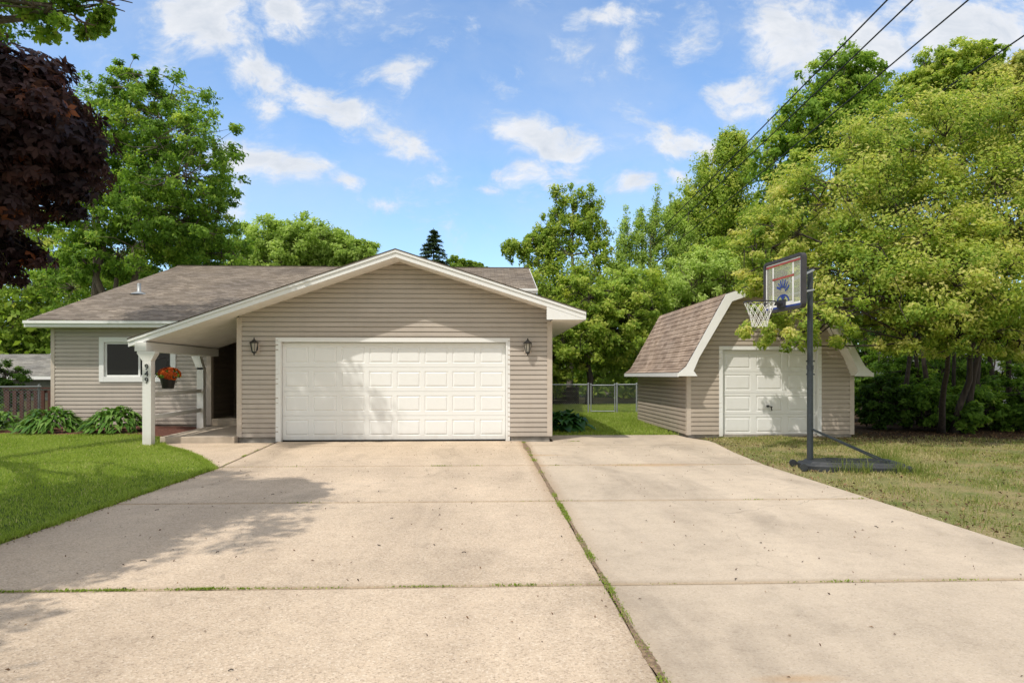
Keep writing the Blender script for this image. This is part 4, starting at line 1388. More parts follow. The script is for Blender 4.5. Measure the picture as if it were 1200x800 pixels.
def tree(name, label, base, lobes, clumps, per, size, mat, bark='bark', stems=None, trunk_r=.18, seed=1, group=None,
         cr=(.16, .30), flat=.65, tilt=.8, droop=0.0, maple=False, ratio=.55, shell=.5, topcol=0.0, vmean=.45,
         cat='tree', upright=0.0, lower_cut=-1.0, bare=0.0, limb_r=.07, crown='crown', twig_r=.018, lf=.8, wexp=.667):
    rng = np.random.default_rng(seed)
    bz = float(gz(base[0], base[1]))
    o = empty(name, (base[0], base[1], bz), label, cat, group)
    base3 = np.array([base[0], base[1], bz - .1])
    vols = np.array([np.prod(l[1]) ** wexp for l in lobes])
    cnt = rng.multinomial(clumps, vols / vols.sum())
    wood = MB()
    if stems is None:
        stems = [(0, 0)]
    meanc = np.mean([l[0] for l in lobes], axis=0)
    nodes = []
    for li, (sx, sy) in enumerate(stems):
        # a gently bent stem up to the heart of the nearest lobe
        ti = int(np.argmin([abs(l[0][0] - (base[0] + sx * 3)) + .15 * l[0][2] for l in lobes])) if len(stems) > 1 else int(np.argmax([l[0][2] for l in lobes]))
        tgt = lobes[ti][0].copy()
        start = base3 + np.array([sx * .25, sy * .25, 0])
        end = np.array([tgt[0] * .7 + (base[0] + sx) * .3, tgt[1], tgt[2] + lobes[ti][1][2] * .35])
        n = 8
        pts, rad = [], []
        for k in range(n + 1):
            t = k / n
            p = start * (1 - t) + end * t
            p[:2] += rng.normal(size=2) * .05 * (end[2] - start[2]) * .25 * math.sin(math.pi * t)
            pts.append(p)
            rad.append(trunk_r * ((1 - t) ** .8 * .9 + .12) * (1.35 if k == 0 else 1) / (1 if len(stems) == 1 else 1.0))
            if t > .25:
                nodes.append((p, rad[-1]))
        wood.tube(pts, rad, 9)
    Ps, Ns, As, Ss, Vs = [], [], [], [], []
    for (c, rr), k in zip(lobes, cnt):
        if k == 0:
            continue
        # limb into the lobe
        j = min(range(len(nodes)), key=lambda q: np.linalg.norm(nodes[q][0] - c) + (3 if nodes[q][0][2] > c[2] else 0))
        p0, r0 = nodes[j]
        lim = []
        for t in np.linspace(0, 1, 6):
            q = p0 * (1 - t) + c * t
            q = q + rng.normal(size=3) * .04 * np.linalg.norm(c - p0) * math.sin(math.pi * t)
            q[2] += .10 * np.linalg.norm(c - p0) * math.sin(math.pi * t)
            lim.append(q)
        wood.tube(lim, [max(.02, min(r0 * .8, limb_r) * (1 - .7 * t)) for t in np.linspace(0, 1, 6)], 6)
        # side branches that spread through the lobe
        for _ in range(6):
            q0 = lim[int(rng.integers(2, 6))]
            dv = unit(rng.normal(size=3) + np.array([0, 0, .35]))
            q1 = c + dv * rr * rng.uniform(.55, .85)
            br = [q0 * (1 - t) + q1 * t + rng.normal(size=3) * .05 * np.linalg.norm(q1 - q0) * math.sin(math.pi * t) for t in (.25, .5, .75, 1)]
            wood.tube([q0] + br, [min(limb_r * .45, r0 * .5) * (1 - .75 * t) for t in (0, .25, .5, .75, 1)], 5, cap=False)
            lim += br
        D = unit(rng.normal(size=(k, 3)))
        if lower_cut > -1:
            D[:, 2] = np.where(D[:, 2] < lower_cut, -D[:, 2], D[:, 2])
        wob = 1 + .22 * np.sin(D[:, 0] * 5 + seed) * np.cos(D[:, 1] * 4 + D[:, 2] * 6 + seed * 2)
        rad = (shell + (1 - shell) * rng.uniform(0, 1, k) ** .6) * wob
        C = c + D * rr * rad[:, None]
        mean_r = float(np.mean(rr))
        for q, dvec in zip(C, D):
            crd = rng.uniform(*cr) * mean_r
            crd = float(np.clip(crd, .16, 1.5))
            m = int(per * rng.uniform(.6, 1.4) / lf ** 1.45)
            off = rng.normal(size=(m, 3))
            off = unit(off) * rng.uniform(0, 1, (m, 1)) ** .55
            sc_ = np.array([crd, crd, crd * flat * (1 + upright)])
            # clumps reach outwards along their twig
            pos = q + off * sc_ + dvec * np.abs(off[:, :1]) * crd * .35
            if droop:
                pos[:, 2] -= droop * (np.linalg.norm(off[:, :2], axis=1)) * crd
            nr = unit(np.array([0, 0, 1.0]) * tilt + dvec * .7 + off * .45 + rng.normal(size=(m, 3)) * .55)
            axd = unit(off + dvec * .6 + rng.normal(size=(m, 3)) * .5 + np.array([0, 0, -droop * 1.4 + upright]))
            vb = vmean + rng.normal() * .16
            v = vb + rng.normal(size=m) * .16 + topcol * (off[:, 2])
            Ps.append(pos); Ns.append(nr); As.append(axd); Vs.append(v)
            Ss.append(size * lf * rng.uniform(.45, 1.5, m))
            # twig
            s0 = min(lim[1:], key=lambda z_: np.linalg.norm(z_ - q))
            midp = (s0 + q) / 2 + rng.normal(size=3) * .08 * mean_r
            wood.tube([s0, midp, q + dvec * crd * .3], [twig_r, twig_r * .7, twig_r * .25], 4, cap=False)
    P, Nn, A, S, v = (np.concatenate(x) for x in (Ps, Ns, As, Ss, Vs))
    if bare:
        keep = rng.uniform(0, 1, len(P)) > bare
        P, Nn, A, S, v = P[keep], Nn[keep], A[keep], S[keep], v[keep]
    gzv = .03
    ok = P[:, 2] > gzv
    P, Nn, A, S, v = P[ok], Nn[ok], A[ok], S[ok], v[ok]
    if maple:
        V, F = maple_leaves(P, Nn, A, S)
        rep = 12
    else:
        V, F = leaf_quads(P, Nn, A, S, ratio)
        rep = 4
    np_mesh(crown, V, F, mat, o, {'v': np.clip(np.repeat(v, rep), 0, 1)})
    wood.build('trunk' if cat == 'tree' else 'stem', bark, o, smooth=True)
    return o


# near trees, partly outside the frame on the left
tree('red_maple', 'dark purple leaved maple drooping over the lawn', (-6.1, 5.6),
     [(np.array([-4.40, 6.4, 3.55]), np.array([.85, 1.1, .68])), (np.array([-4.35, 6.2, 3.9]), np.array([.80, 1.0, .42])),
      (np.array([-5.05, 6.3, 2.80]), np.array([.68, 1.0, .6])), (np.array([-5.55, 6.3, 2.45]), np.array([.6, .9, .45])),
      (np.array([-6.1, 5.2, 3.6]), np.array([1.35, 1.5, 1.25])), (np.array([-5.6, 3.7, 3.7]), np.array([1.2, 1.35, 1.1])), (np.array([-6.1, 5.6, 4.7]), np.array([1.35, 1.35, .7]))],
     620, 150, .088, 'leaf_red', 'bark_dark', trunk_r=.15, seed=3, lf=.95, droop=.6, maple=True, tilt=.5, cr=(.20, .34), shell=.3, vmean=.46, limb_r=.05, twig_r=.01)
tree('ash_tree', 'green leafy tree overhanging the top corner above the purple maple', (-9.6, 7.0),
     [(np.array([-7.2, 11.0, 8.3]), np.array([1.5, 1.6, .7])), (np.array([-8.6, 11.3, 8.7]), np.array([1.2, 1.3, .9])), lobe(60, 8, 66, 26, 11), lobe(135, 6, 28, 16, 11.3),
      (np.array([-7.6, 3.2, 7.6]), np.array([2.2, 2.2, 1.4])), (np.array([-10.4, 14.2, 9.6]), np.array([1.9, 2.0, 1.4])),
      (np.array([-6.1, 3.3, 6.2]), np.array([1.5, 1.7, .9])), (np.array([-6.4, .7, 6.0]), np.array([1.3, 1.6, .9])), (np.array([-6.7, 5.4, 6.1]), np.array([1.3, 1.5, .9]))],
     560, 90, .13, 'leaf_green', tilt=.3, vmean=.55, seed=5, trunk_r=.28, cr=(.2, .34), shell=.3)

# big multi-stemmed tree behind the left end of the house
x, y = at(125, 0, 29).x, 29
tree('maple_tree', 'tall rounded green tree with several stems behind the low roof end', (x, y),
     [lobe(180, 140, 75, 62, 29), lobe(215, 195, 72, 62, 28), lobe(130, 175, 62, 72, 30), lobe(185, 260, 80, 52, 29), lobe(110, 250, 58, 55, 29),
      lobe(230, 262, 52, 36, 28), lobe(160, 105, 40, 32, 29), lobe(140, 300, 70, 30, 29)],
     800, 58, .20, 'leaf_green', tilt=.35, stems=[(-.6, 0), (.3, .3), (.8, -.1), (-.2, .4)], trunk_r=.24, seed=8, cr=(.10, .20), flat=.75, shell=.45, vmean=.55, topcol=.15, limb_r=.10, twig_r=.018, lf=.72)
left_back = [('bushy_tree', 'mid green tree filling the gap behind the neighbouring roof', 30, [(25, 330, 60, 70), (60, 280, 50, 55), (10, 385, 50, 40)], 47, 'leaf_fresh', 210),
             ('bushy_tree', 'yellow flecked green bush tree directly above the neighbouring grey roof', 70, [(55, 380, 55, 40), (90, 340, 60, 40), (20, 398, 40, 26)], 48, 'leaf_pale', 210),
             ('bushy_tree', 'dark green tree crowded between the maple stems and roof edge', 200, [(215, 290, 60, 40), (120, 330, 70, 40), (260, 300, 40, 32)], 36, 'leaf_green', 200)]
for i, (nm, lab, px_, lb, Y, mt, n) in enumerate(left_back):
    tree(nm, lab, (at(px_, 0, Y).x, Y), [lobe(*q, Y) for q in lb], int(n * 1.7), 65, .22, mt, cr=(.12, .24), seed=20 + i, trunk_r=.2, shell=.3, group='trees beyond the neighbouring roof', vmean=.6, tilt=.35)
# pale rounded trees behind the roof
for i, (px_, lab, lb) in enumerate(((330, 'pale green rounded treetop showing over the house ridge', [(330, 295, 52, 38), (300, 300, 36, 36), (360, 285, 45, 28)]),
                                    (415, 'pale green treetop sloping down towards the garage gable', [(405, 300, 36, 22), (380, 300, 40, 34), (435, 308, 18, 18)]))):
    tree('linden_tree', lab, (at(px_, 0, 56).x, 56), [lobe(*q, 56) for q in lb], 420, 70, .30, 'leaf_pale', seed=30 + i, trunk_r=.3, shell=.3, flat=.8, cr=(.12, .24), group='pale trees behind the roof', vmean=.6, tilt=.35)

# spruce
sx, sy = at(508, 0, 52).x, 52
sp = empty('spruce_tree', (sx, sy, 0), 'small pointed dark spruce rising behind the garage ridge', 'tree')
MB().tube([(sx, sy, -.1), (sx, sy, 12.6)], [.22, .02], 8).build('trunk', 'bark_dark', sp)
rng = np.random.default_rng(4)
Ps, Ns, As = [], [], []
for z in np.arange(3.0, 12.5, .30):
    rr = (12.75 - z) * .50 + .06
    nb = 13
    for k in range(nb):
        t = rng.uniform(0, 6.28)
        ln = rr * rng.uniform(.75, 1.1)
        for s in np.linspace(.2, 1, 13):
            for _ in range(2):
                p = np.array([sx + math.cos(t) * ln * s, sy + math.sin(t) * ln * s, z - .35 * ln * s + .12 * ln * s * s]) + rng.normal(size=3) * .05
                Ps.append(p); Ns.append(np.array([0, 0, 1.]) + rng.normal(size=3) * .4)
                As.append(np.array([math.cos(t + rng.normal() * .7), math.sin(t + rng.normal() * .7), -.25]))
Ps, Ns, As = map(np.array, (Ps, Ns, As))
V, F = leaf_quads(Ps, unit(Ns), As, rng.uniform(.2, .38, len(Ps)), .3)
np_mesh('crown', V, F, 'needle', sp, {'v': np.repeat(rng.uniform(0, 1, len(Ps)), 4)})
tree('bushy_tree', 'tiny green treetop just beside the spruce over the ridge', (at(540, 0, 60).x, 60), [lobe(538, 312, 22, 9, 60), lobe(560, 318, 20, 8, 60)], 60, 70, .4, 'leaf_fresh', seed=40, trunk_r=.2)

# middle group behind garage and shed
mid = [
    ('poplar_tree', 'loose upright tree with feathery top just beyond the garage eave', 668, 33,
     [(655, 268, 13, 50), (673, 258, 11, 46), (692, 262, 12, 50), (640, 285, 14, 34), (622, 292, 15, 20), (706, 300, 11, 42), (604, 292, 16, 12), (668, 345, 54, 44), (632, 335, 30, 40)], 'leaf_fresh', 330, .19, .3, 'twig', .42),
    ('birch_tree', 'sparse pale twigged tree between the poplar and the shed roof', 755, 36,
     [(733, 300, 8, 50), (750, 288, 8, 52), (768, 278, 8, 50), (786, 282, 9, 56), (804, 290, 9, 52), (722, 330, 10, 36), (770, 350, 50, 34)], 'leaf_pale', 420, .15, .3, 'twig', .45),
    ('bushy_tree', 'dense green tree low behind the gate and fence', 690, 29.5,
     [(675, 400, 46, 46), (720, 385, 46, 50), (690, 350, 40, 36), (750, 360, 36, 50), (640, 420, 40, 46)], 'leaf_fresh', 330, .21, 0, 'bark_dark', .5),
    ('bushy_tree', 'yellowish green shrubby tree behind the shed roof', 790, 31,
     [(790, 360, 46, 40), (830, 330, 44, 40), (760, 400, 40, 50), (720, 420, 34, 34), (735, 350, 40, 40)], 'leaf_pale', 340, .2, 0, 'bark', .5),
    ('willow_tree', 'grey green airy tree standing tall over the shed ridge', 850, 38,
     [(850, 205, 38, 42), (835, 250, 42, 40), (870, 270, 40, 50), (820, 300, 40, 36), (860, 175, 22, 22), (800, 255, 24, 26)], 'leaf_fresh', 400, .22, .25, 'bark', .48),
    ('bushy_tree', 'fresh green tree lighting the gap beside the shed ridge', 850, 33,
     [(850, 320, 44, 42), (890, 300, 40, 50), (820, 350, 34, 30)], 'leaf_fresh', 240, .22, 0, 'bark', .55),
    ('cottonwood_tree', 'tall dark green tree behind the yellow flowering tree', 955, 33,
     [(985, 100, 46, 42), (950, 150, 48, 42), (915, 195, 40, 42), (1010, 150, 50, 50), (930, 250, 50, 60), (1010, 85, 28, 28), (1040, 200, 50, 60)], 'leaf_green', 480, .25, 0, 'bark', .55),
    ('cottonwood_tree', 'bright green treetop poking above the yellow flowering tree', 1110, 27,
     [(1110, 85, 42, 32), (1085, 105, 38, 26), (1140, 80, 34, 26), (1130, 120, 50, 36)], 'leaf_fresh', 260, .22, 0, 'bark', .55),
    ('cottonwood_tree', 'green tree in the top corner below the lowest wire', 1195, 25,
     [(1195, 105, 50, 42), (1160, 130, 44, 40), (1225, 90, 48, 40)], 'leaf_olive', 210, .2, 0, 'bark', .5),
]
for i, (nm, lab, px_, Y, lb, mt, n, sz, up, bk, vm) in enumerate(mid):
    tree(nm, lab, (at(px_, 0, Y).x, Y), [lobe(*q, Y) for q in lb], int(n * 1.6), 64, sz * .85, mt, bk, seed=50 + i, trunk_r=.16, shell=.28, upright=up * 2.5, flat=.75, vmean=vm + .17, tilt=.3,
         cr=(.13, .26) if not up else (.16, .34), wexp=.667 if not up else .42, topcol=.14, group='trees behind the yard', limb_r=.08, twig_r=.016)

# yellow-green flowering tree leaning over the shed
Ym = 15.0
tree('amur_maple', 'large yellow green flowering tree reaching over the shed and hoop', (at(1120, 0, 16).x, 16.2),
     [lobe(960, 250, 78, 62, 14.6), lobe(1060, 175, 88, 62, 15.2), lobe(1150, 150, 80, 48, 15.6), lobe(1010, 330, 92, 50, 13.9), lobe(1110, 320, 100, 60, 13.6),
      lobe(1180, 250, 90, 80, 14.6), lobe(905, 290, 46, 40, 14.4), lobe(1050, 250, 90, 70, 14.6), lobe(1190, 360, 70, 36, 13.4),
      lobe(1230, 200, 80, 90, 15), lobe(895, 375, 40, 20, 12.6), lobe(925, 395, 34, 20, 12.6), lobe(965, 375, 46, 30, 12.7), lobe(905, 330, 40, 28, 13.6), lobe(1040, 385, 62, 26, 13.6), lobe(1130, 390, 56, 26, 13.4), lobe(1195, 400, 40, 26, 13.4), lobe(1080, 350, 80, 40, 13.2)],
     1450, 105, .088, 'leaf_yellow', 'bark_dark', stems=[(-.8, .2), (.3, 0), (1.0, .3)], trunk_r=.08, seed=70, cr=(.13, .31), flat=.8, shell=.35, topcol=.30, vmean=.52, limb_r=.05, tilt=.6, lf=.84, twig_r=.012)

# dark multi-trunk row below it
trk = [(1062, 17.6, .07), (1078, 18.6, .065), (1098, 17.8, .08), (1110, 19.5, .06), (1118, 18.6, .06), (1152, 17.4, .07), (1172, 18.3, .08), (1187, 17.6, .075), (1205, 18.4, .08)]
tlab = ['slim dark trunked tree first in the row after the shed', 'second slim dark trunk of the row, half behind the first', 'stout dark trunk in the middle of the shaded row',
        'very thin dark trunk set back between two stouter ones', 'thin leaning dark trunk left of the clear gap', 'dark trunk standing just past the clear gap',
        'dark trunk beside the pale wall glimpse', 'dark trunk in front of the pale house wall', 'dark trunk cut by the picture edge']
for i, ((px_, Y, rr), lab) in enumerate(zip(trk, tlab)):
    b = at(px_, 0, Y)
    rng = np.random.default_rng(90 + i)
    tree('understory_tree', lab, (b.x, Y), [(np.array([b.x + rng.normal() * .3 + (-.25), Y + .2, 4.2 + rng.uniform(0, .8)]), np.array([1.2, 1.1, .9]))],
         34, 60, .12, 'leaf_green', 'bark_dark', trunk_r=rr, seed=90 + i, group='dark trunked trees beside the shed', shell=.3, limb_r=.05)

# shrubs under the trees
shr = [(1020, 452, 30, 36, 19.5, 'leaf_green', 'shaded green shrub tucked against the shed side'), (1062, 455, 34, 30, 18.6, 'leaf_green', 'dark shrub at the foot of the first slim trunks'),
       (1105, 445, 36, 34, 19.6, 'leaf_green', 'broad green shrub behind the stout trunk'), (1140, 470, 34, 30, 17.2, 'leaf_green', 'dark low shrub in front of the clear gap'),
       (1180, 462, 40, 36, 17.6, 'leaf_green', 'dark leafy shrub below the pale wall glimpse'), (1150, 425, 36, 36, 22, 'leaf_fresh', 'sunlit fresh green shrub beyond the trunk row'),
       (1050, 415, 40, 44, 23, 'leaf_green', 'tall green shrub beyond the shed corner'), (1090, 400, 44, 44, 26, 'leaf_fresh', 'light green thicket bush far beyond the trunks'),
       (1215, 440, 40, 60, 20, 'leaf_green', 'green shrub at the picture edge below the flowering tree'), (1165, 385, 30, 34, 28, 'leaf_fresh', 'bright bush seen high between the dark trunks'), (1020, 400, 34, 40, 26, 'leaf_dark', 'dark bush seen above the shed eave'),
       (1035, 470, 30, 30, 17.2, 'leaf_dark', 'low dark shrub nearest the shed wall corner'), (1085, 475, 34, 28, 16.9, 'leaf_green', 'low dark shrub spreading before the flowering tree stems'),
       (1125, 482, 26, 24, 16.4, 'leaf_green', 'small green shrub at the edge of the leaf litter'), (1205, 478, 34, 34, 16.4, 'leaf_green', 'leafy green shrub in the shade at the picture edge'),
       (1120, 425, 30, 40, 20.5, 'leaf_green', 'tall shaded shrub in the clear gap of the trunk row'), (1068, 430, 26, 40, 21, 'leaf_green', 'tall dark shrub behind the slim trunks')]
for i, (px_, py_, rx, ry, Y, mt, lab) in enumerate(shr):
    b = at(px_, 0, Y)
    L = [lobe(px_, py_, rx, ry, Y), lobe(px_ + rx * .5, py_ + ry * .35, rx * .7, ry * .6, Y - .4), lobe(px_ - rx * .4, py_ + ry * .45, rx * .7, ry * .5, Y + .3)]
    tree('shrub', lab, (b.x, Y), L, 70, 75, .12, mt, 'bark_dark', trunk_r=.05, seed=110 + i, cat='shrub', crown='foliage', group='shrubs under the trees', shell=.3, vmean=.4, limb_r=.03)
# far thicket that closes the view between the named trees
rngt = np.random.default_rng(77)
Pt = []
for (xa, xb, Y, hh, cnt) in ((-46, -13, 47, 7.5, 12000), (1, 12, 41, 7, 7000), (9, 46, 40, 9, 16000), (-20, 12, 70, 8, 9000)):
    n = cnt
    X = rngt.uniform(xa, xb, n)
    H = hh * (.75 + .25 * np.sin(X * .9 + Y))
    Z = rngt.uniform(0, 1, n) ** .8 * H
    Pt.append(np.stack([X, Y + rngt.normal(size=n) * 1.4, Z], -1))
Pt = np.concatenate(Pt)
V, F = leaf_quads(Pt, unit(rngt.normal(size=Pt.shape) + [0, -.4, .8]), rngt.normal(size=Pt.shape), rngt.uniform(.3, .6, len(Pt)), .6)
o = np_mesh('far_woods', V, F, 'leaf_fresh', v={'v': np.repeat(np.clip(.5 + rngt.normal(size=len(Pt)) * .2, 0, 1), 4)})
kind(o, 'stuff')

# left edge greenery
tree('shrub', 'rounded dark green shrub behind the wire fence', (-12.6, 17.6), [(np.array([-12.9, 17.3, .45]), np.array([.7, .5, .5])), (np.array([-12.2, 17.5, .28]), np.array([.5, .4, .35]))],
     80, 80, .07, 'leaf_green', 'bark_dark', trunk_r=.03, seed=140, cat='shrub', crown='foliage', shell=.35, limb_r=.02)
tree('yew_bush', 'dark evergreen bush in front of the neighbouring house', (at(5, 0, 26).x, 26), [lobe(8, 438, 26, 13, 26), lobe(-15, 440, 30, 20, 26), lobe(5, 465, 30, 20, 26)],
     110, 90, .13, 'leaf_dark', 'bark_dark', trunk_r=.06, seed=141, cat='shrub', crown='foliage', shell=.35, ratio=.3)


# ----------------------------------------------------------------- bed plants
def arch_plant(name, label, cat, pos, n, ln, wd, mat, seed, group=None, spread=1.0):
    """Broad arching leaves from one crown."""
    rng = np.random.default_rng(seed)
    o = empty(name, pos, label, cat, group)
    V, F, A = [], [], []
    K = 6
    for i in range(n):
        t = rng.uniform(0, 6.283)
        el = rng.uniform(.35, 1.38)
        L = ln * rng.uniform(.65, 1.15)
        w_ = wd * rng.uniform(.7, 1.15)
        d = np.array([math.cos(t), math.sin(t), 0])
        s = np.array([-d[1], d[0], 0])
        b0 = len(V)
        vv = rng.uniform(0, 1)
        for k in range(K):
            q = k / (K - 1)
            r_ = L * spread * (math.cos(el) * q + .18 * q * q)
            z = L * (math.sin(el) * q * 1.05 - (.55 + .3 * math.cos(el)) * q * q)
            c = np.array(pos) + d * (r_ + .03) + np.array([0, 0, max(z, .012) + .01])
            hw = w_ * (.12 if k == 0 else math.sin(math.pi * (.16 + .80 * q)) ** .8) * .5
            if k == K - 1:
                hw = .004
            for e, dz in ((-1, .22), (0, 0), (1, .22)):
                V.append(c + s * hw * e + np.array([0, 0, dz * hw]))
                A.append(np.clip(vv + (.25 if e else -.1) * .4, 0, 1))
        for k in range(K - 1):
            for e in range(2):
                a_ = b0 + k * 3 + e
                F.append((a_, a_ + 1, a_ + 4, a_ + 3))
    np_mesh('foliage', np.array(V), np.array(F), mat, o, {'v': np.array(A)}, smooth=True)
    return o


def mound_plant(name, label, cat, pos, n, rad, hgt, ln, wd, mat, seed, group=None):
    """Low mound of overlapping pointed leaves on short stalks."""
    rng = np.random.default_rng(seed)
    o = empty(name, pos, label, cat, group)
    V, F, A = [], [], []
    K = 6
    for i in range(n):
        t = rng.uniform(0, 6.283)
        f = math.sqrt(rng.uniform(0, 1))
        r0 = rad * f * .85
        z0 = hgt * (1 - f ** 2.2) * rng.uniform(.75, 1.1) + .07
        t2 = t + rng.normal() * .35
        d = np.array([math.cos(t2), math.sin(t2), 0])
        s_ = np.array([-d[1], d[0], 0]) * math.cos(rng.normal() * .3)
        L, w_ = ln * rng.uniform(.7, 1.2), wd * rng.uniform(.75, 1.15)
        el = .9 * (1 - f) + .15 + rng.normal() * .15
        c0 = np.array(pos) + np.array([math.cos(t) * r0, math.sin(t) * r0, z0])
        vv = rng.uniform(.1, .9)
        b0 = len(V)
        for k in range(K):
            q = k / (K - 1)
            c = c0 + d * L * (math.cos(el) * q) + np.array([0, 0, L * (math.sin(el) * q - .75 * q * q)])
            c[2] = max(c[2], pos[2] + .015)
            hw = w_ * .5 * (.25 + .75 * math.sin(math.pi * min(1, q * 1.15 + .12))) if k < K - 1 else .003
            for e, dz in ((-1, .3), (0, 0), (1, .3)):
                V.append(c + s_ * hw * e + np.array([0, 0, dz * hw]))
                A.append(np.clip(vv + (.12 if e else -.08), 0, 1))
        for k in range(K - 1):
            for e in range(2):
                a_ = b0 + k * 3 + e
                F.append((a_, a_ + 1, a_ + 4, a_ + 3))
    np_mesh('foliage', np.array(V), np.array(F), mat, o, {'v': np.array(A)}, smooth=True)
    return o


hz = lambda x, y: float(gz(x, y)) + .02
mound_plant('hosta', 'large clump of green hosta under the window, nearer the house corner', 'plant', (-10.1, 16.35, hz(-10.1, 16.35)), 340, .68, .42, .30, .12, 'hosta', 1, 'hostas in the bed')
mound_plant('hosta', 'large clump of green hosta close to the white porch post', 'plant', (-8.5, 16.1, hz(-8.5, 16.1)), 340, .68, .42, .30, .12, 'hosta', 2, 'hostas in the bed')
mound_plant('hosta', 'small loose hosta by the wire fence at the house corner', 'plant', (-11.3, 16.45, hz(-11.3, 16.45)), 110, .42, .30, .26, .11, 'hosta', 3, 'hostas in the bed')
for i, (x, y) in enumerate(((1.80, 17.0), (2.12, 17.25))):
    mound_plant('rhubarb_plant', ('broad leaved dark green plant against the garage corner', 'broad leaved dark green plant a step away from garage wall')[i], 'plant', (x, y, hz(x, y)), 60, .50, .34, .38, .30, 'rhubarb', 5 + i, 'broad leaved plants')

# mulch bed in front of the main wall
xs = np.arange(-11.4, -6.68, .06); ys = np.arange(15.1, 17.82, .06)
X, Y = np.meshgrid(xs, ys)
Z = gz(X, Y) + .012 + .02 * RNG.uniform(0, 1, X.shape)
front = 15.5 + .5 * np.clip((-8.0 - X) / 3, 0, 1) + .05 * np.sin(X * 4)
Z = np.where(Y < front, gz(X, Y) - .03, Z)
Z = np.where((X > -6.9), gz(X, Y) - .03, Z)
V = np.stack([X, Y, Z], -1).reshape(-1, 3)
i = np.arange(X.size).reshape(X.shape)
F = np.stack([i[:-1, :-1], i[:-1, 1:], i[1:, 1:], i[1:, :-1]], -1).reshape(-1, 4)
kind(np_mesh('mulch_bed', V, F, 'mulch'), 'structure')


# ----------------------------------------------------------------- turf, weeds, litter
def blades(name, P, hgt, wid, v, mat, lean=.5, seed=0):
    rng = np.random.default_rng(seed)
    n = len(P)
    t = rng.uniform(0, 2 * math.pi, n)
    s = np.stack([np.cos(t), np.sin(t), np.zeros(n)], -1)
    l = rng.uniform(0, 2 * math.pi, n)
    ln = np.stack([np.cos(l), np.sin(l), np.zeros(n)], -1) * (hgt * rng.uniform(.1, 1, n) * lean)[:, None]
    up = np.zeros((n, 3)); up[:, 2] = hgt
    a = P - s * wid[:, None] / 2
    b = P + s * wid[:, None] / 2
    m = P + up * .6 + ln * .45
    c = m + s * wid[:, None] * .38
    d = m - s * wid[:, None] * .38
    e = P + up + ln * 1.25
    e[:, 2] -= np.linalg.norm(ln, axis=1) * .35
    V = np.stack([a, b, c, d, e], axis=1).reshape(-1, 3)
    k = np.arange(n)[:, None] * 5
    F1 = k + np.array([0, 1, 2, 3])
    F2 = k + np.array([3, 2, 4, 4])
    # tip as a triangle: separate vertices keep one face size per mesh
    V2 = np.stack([d, c, e, e * .999 + d * .001], axis=1).reshape(-1, 3)
    V = np.concatenate([np.stack([a, b, c, d], axis=1).reshape(-1, 3), V2])
    F = np.arange(len(V)).reshape(-1, 4)
    vv = np.concatenate([np.repeat(v, 4), np.repeat(v, 4)])
    o = np_mesh(name, V, F, mat, v={'v': np.clip(vv, 0, 1)})
    kind(o, 'stuff')
    return o


def noise2(x, y, s=1.0, ph=0.0):
    return (np.sin(x * 1.3 * s + ph) * np.cos(y * 1.1 * s - ph * 2) + np.sin(x * 2.9 * s + y * 2.3 * s + ph * 3) * .6 + np.sin(x * 5.3 * s - y * 4.7 * s + ph) * .35) / 1.95


rng = np.random.default_rng(21)
# lush mown lawn
n = 330000
y = rng.uniform(4.6, 16.0, n); x = rng.uniform(-14.5, -3.9, n)
keep = (x < edge_left(y) + .02 * noise2(x * 0, y, 4) + rng.normal(size=n) * .03) & (x > -(y * .79) - .8)
keep &= ~((y > 15.52 + .5 * np.clip((-8.0 - x) / 3, 0, 1)) & (x > -11.5))
keep &= rng.uniform(0, 1, n) < np.clip(1.25 - (y - 6) * .05, .5, 1)
x, y = x[keep], y[keep]
P = np.stack([x, y, gz(x, y) - .005], -1)
far = np.clip((y - 5) / 10, 0, 1)
v = .44 + .16 * noise2(x, y, 1.2) + .13 * noise2(x, y, .45, 1.7) + rng.normal(size=len(x)) * .16 + .08 * far
v = np.where(rng.uniform(0, 1, len(x)) < .03, 1.0, v)
blades('lawn_grass', P, rng.uniform(.02, .065, len(x)) * (1 + .3 * noise2(x, y, 2)) * np.where(rng.uniform(0, 1, len(x)) < .02, 1.7, 1), rng.uniform(.004, .007, len(x)) * (1 + .8 * far), v, 'turf', .9, 1)
# longer fringe along the concrete
n = 12000
y = rng.uniform(4.6, 14.3, n); x = edge_left(y) + rng.normal(size=n) * .035 - .02 + .03 * noise2(y * 0, y, 3)
P = np.stack([x, y, gz(x, y)], -1)
blades('edge_grass', P, rng.uniform(.04, .10, n), rng.uniform(.004, .008, n), .4 + rng.normal(size=n) * .2, 'turf', 1.0, 2)
# thin, dry right-hand yard
n = 260000
y = rng.uniform(3.6, 16.2, n); x = rng.uniform(4.3, 13.5, n)
dens = np.clip(.40 + .75 * noise2(x, y, 1.2, 2.0), .05, 1) * np.clip(1.1 - (y - 11.8) * .30 * (x > 6.8), .06, 1) * np.clip((x - edge_right(y)) / .9 + .18, 0, 1)
keep = (x > edge_right(y) + rng.normal(size=n) * .03) & (x < y * .84 + .9) & (rng.uniform(0, 1, n) < dens) & ~((x > SX0 - .1) & (y > SYF - .05))
x, y = x[keep], y[keep]
P = np.stack([x, y, gz(x, y) - .005], -1)
v = .62 + .30 * noise2(x, y, 1.1, 4) + rng.normal(size=len(x)) * .22
blades('yard_grass', P, rng.uniform(.03, .075, len(x)), rng.uniform(.004, .0075, len(x)) * (1 + .06 * (y - 4)), v, 'turf_dry', .95, 3)
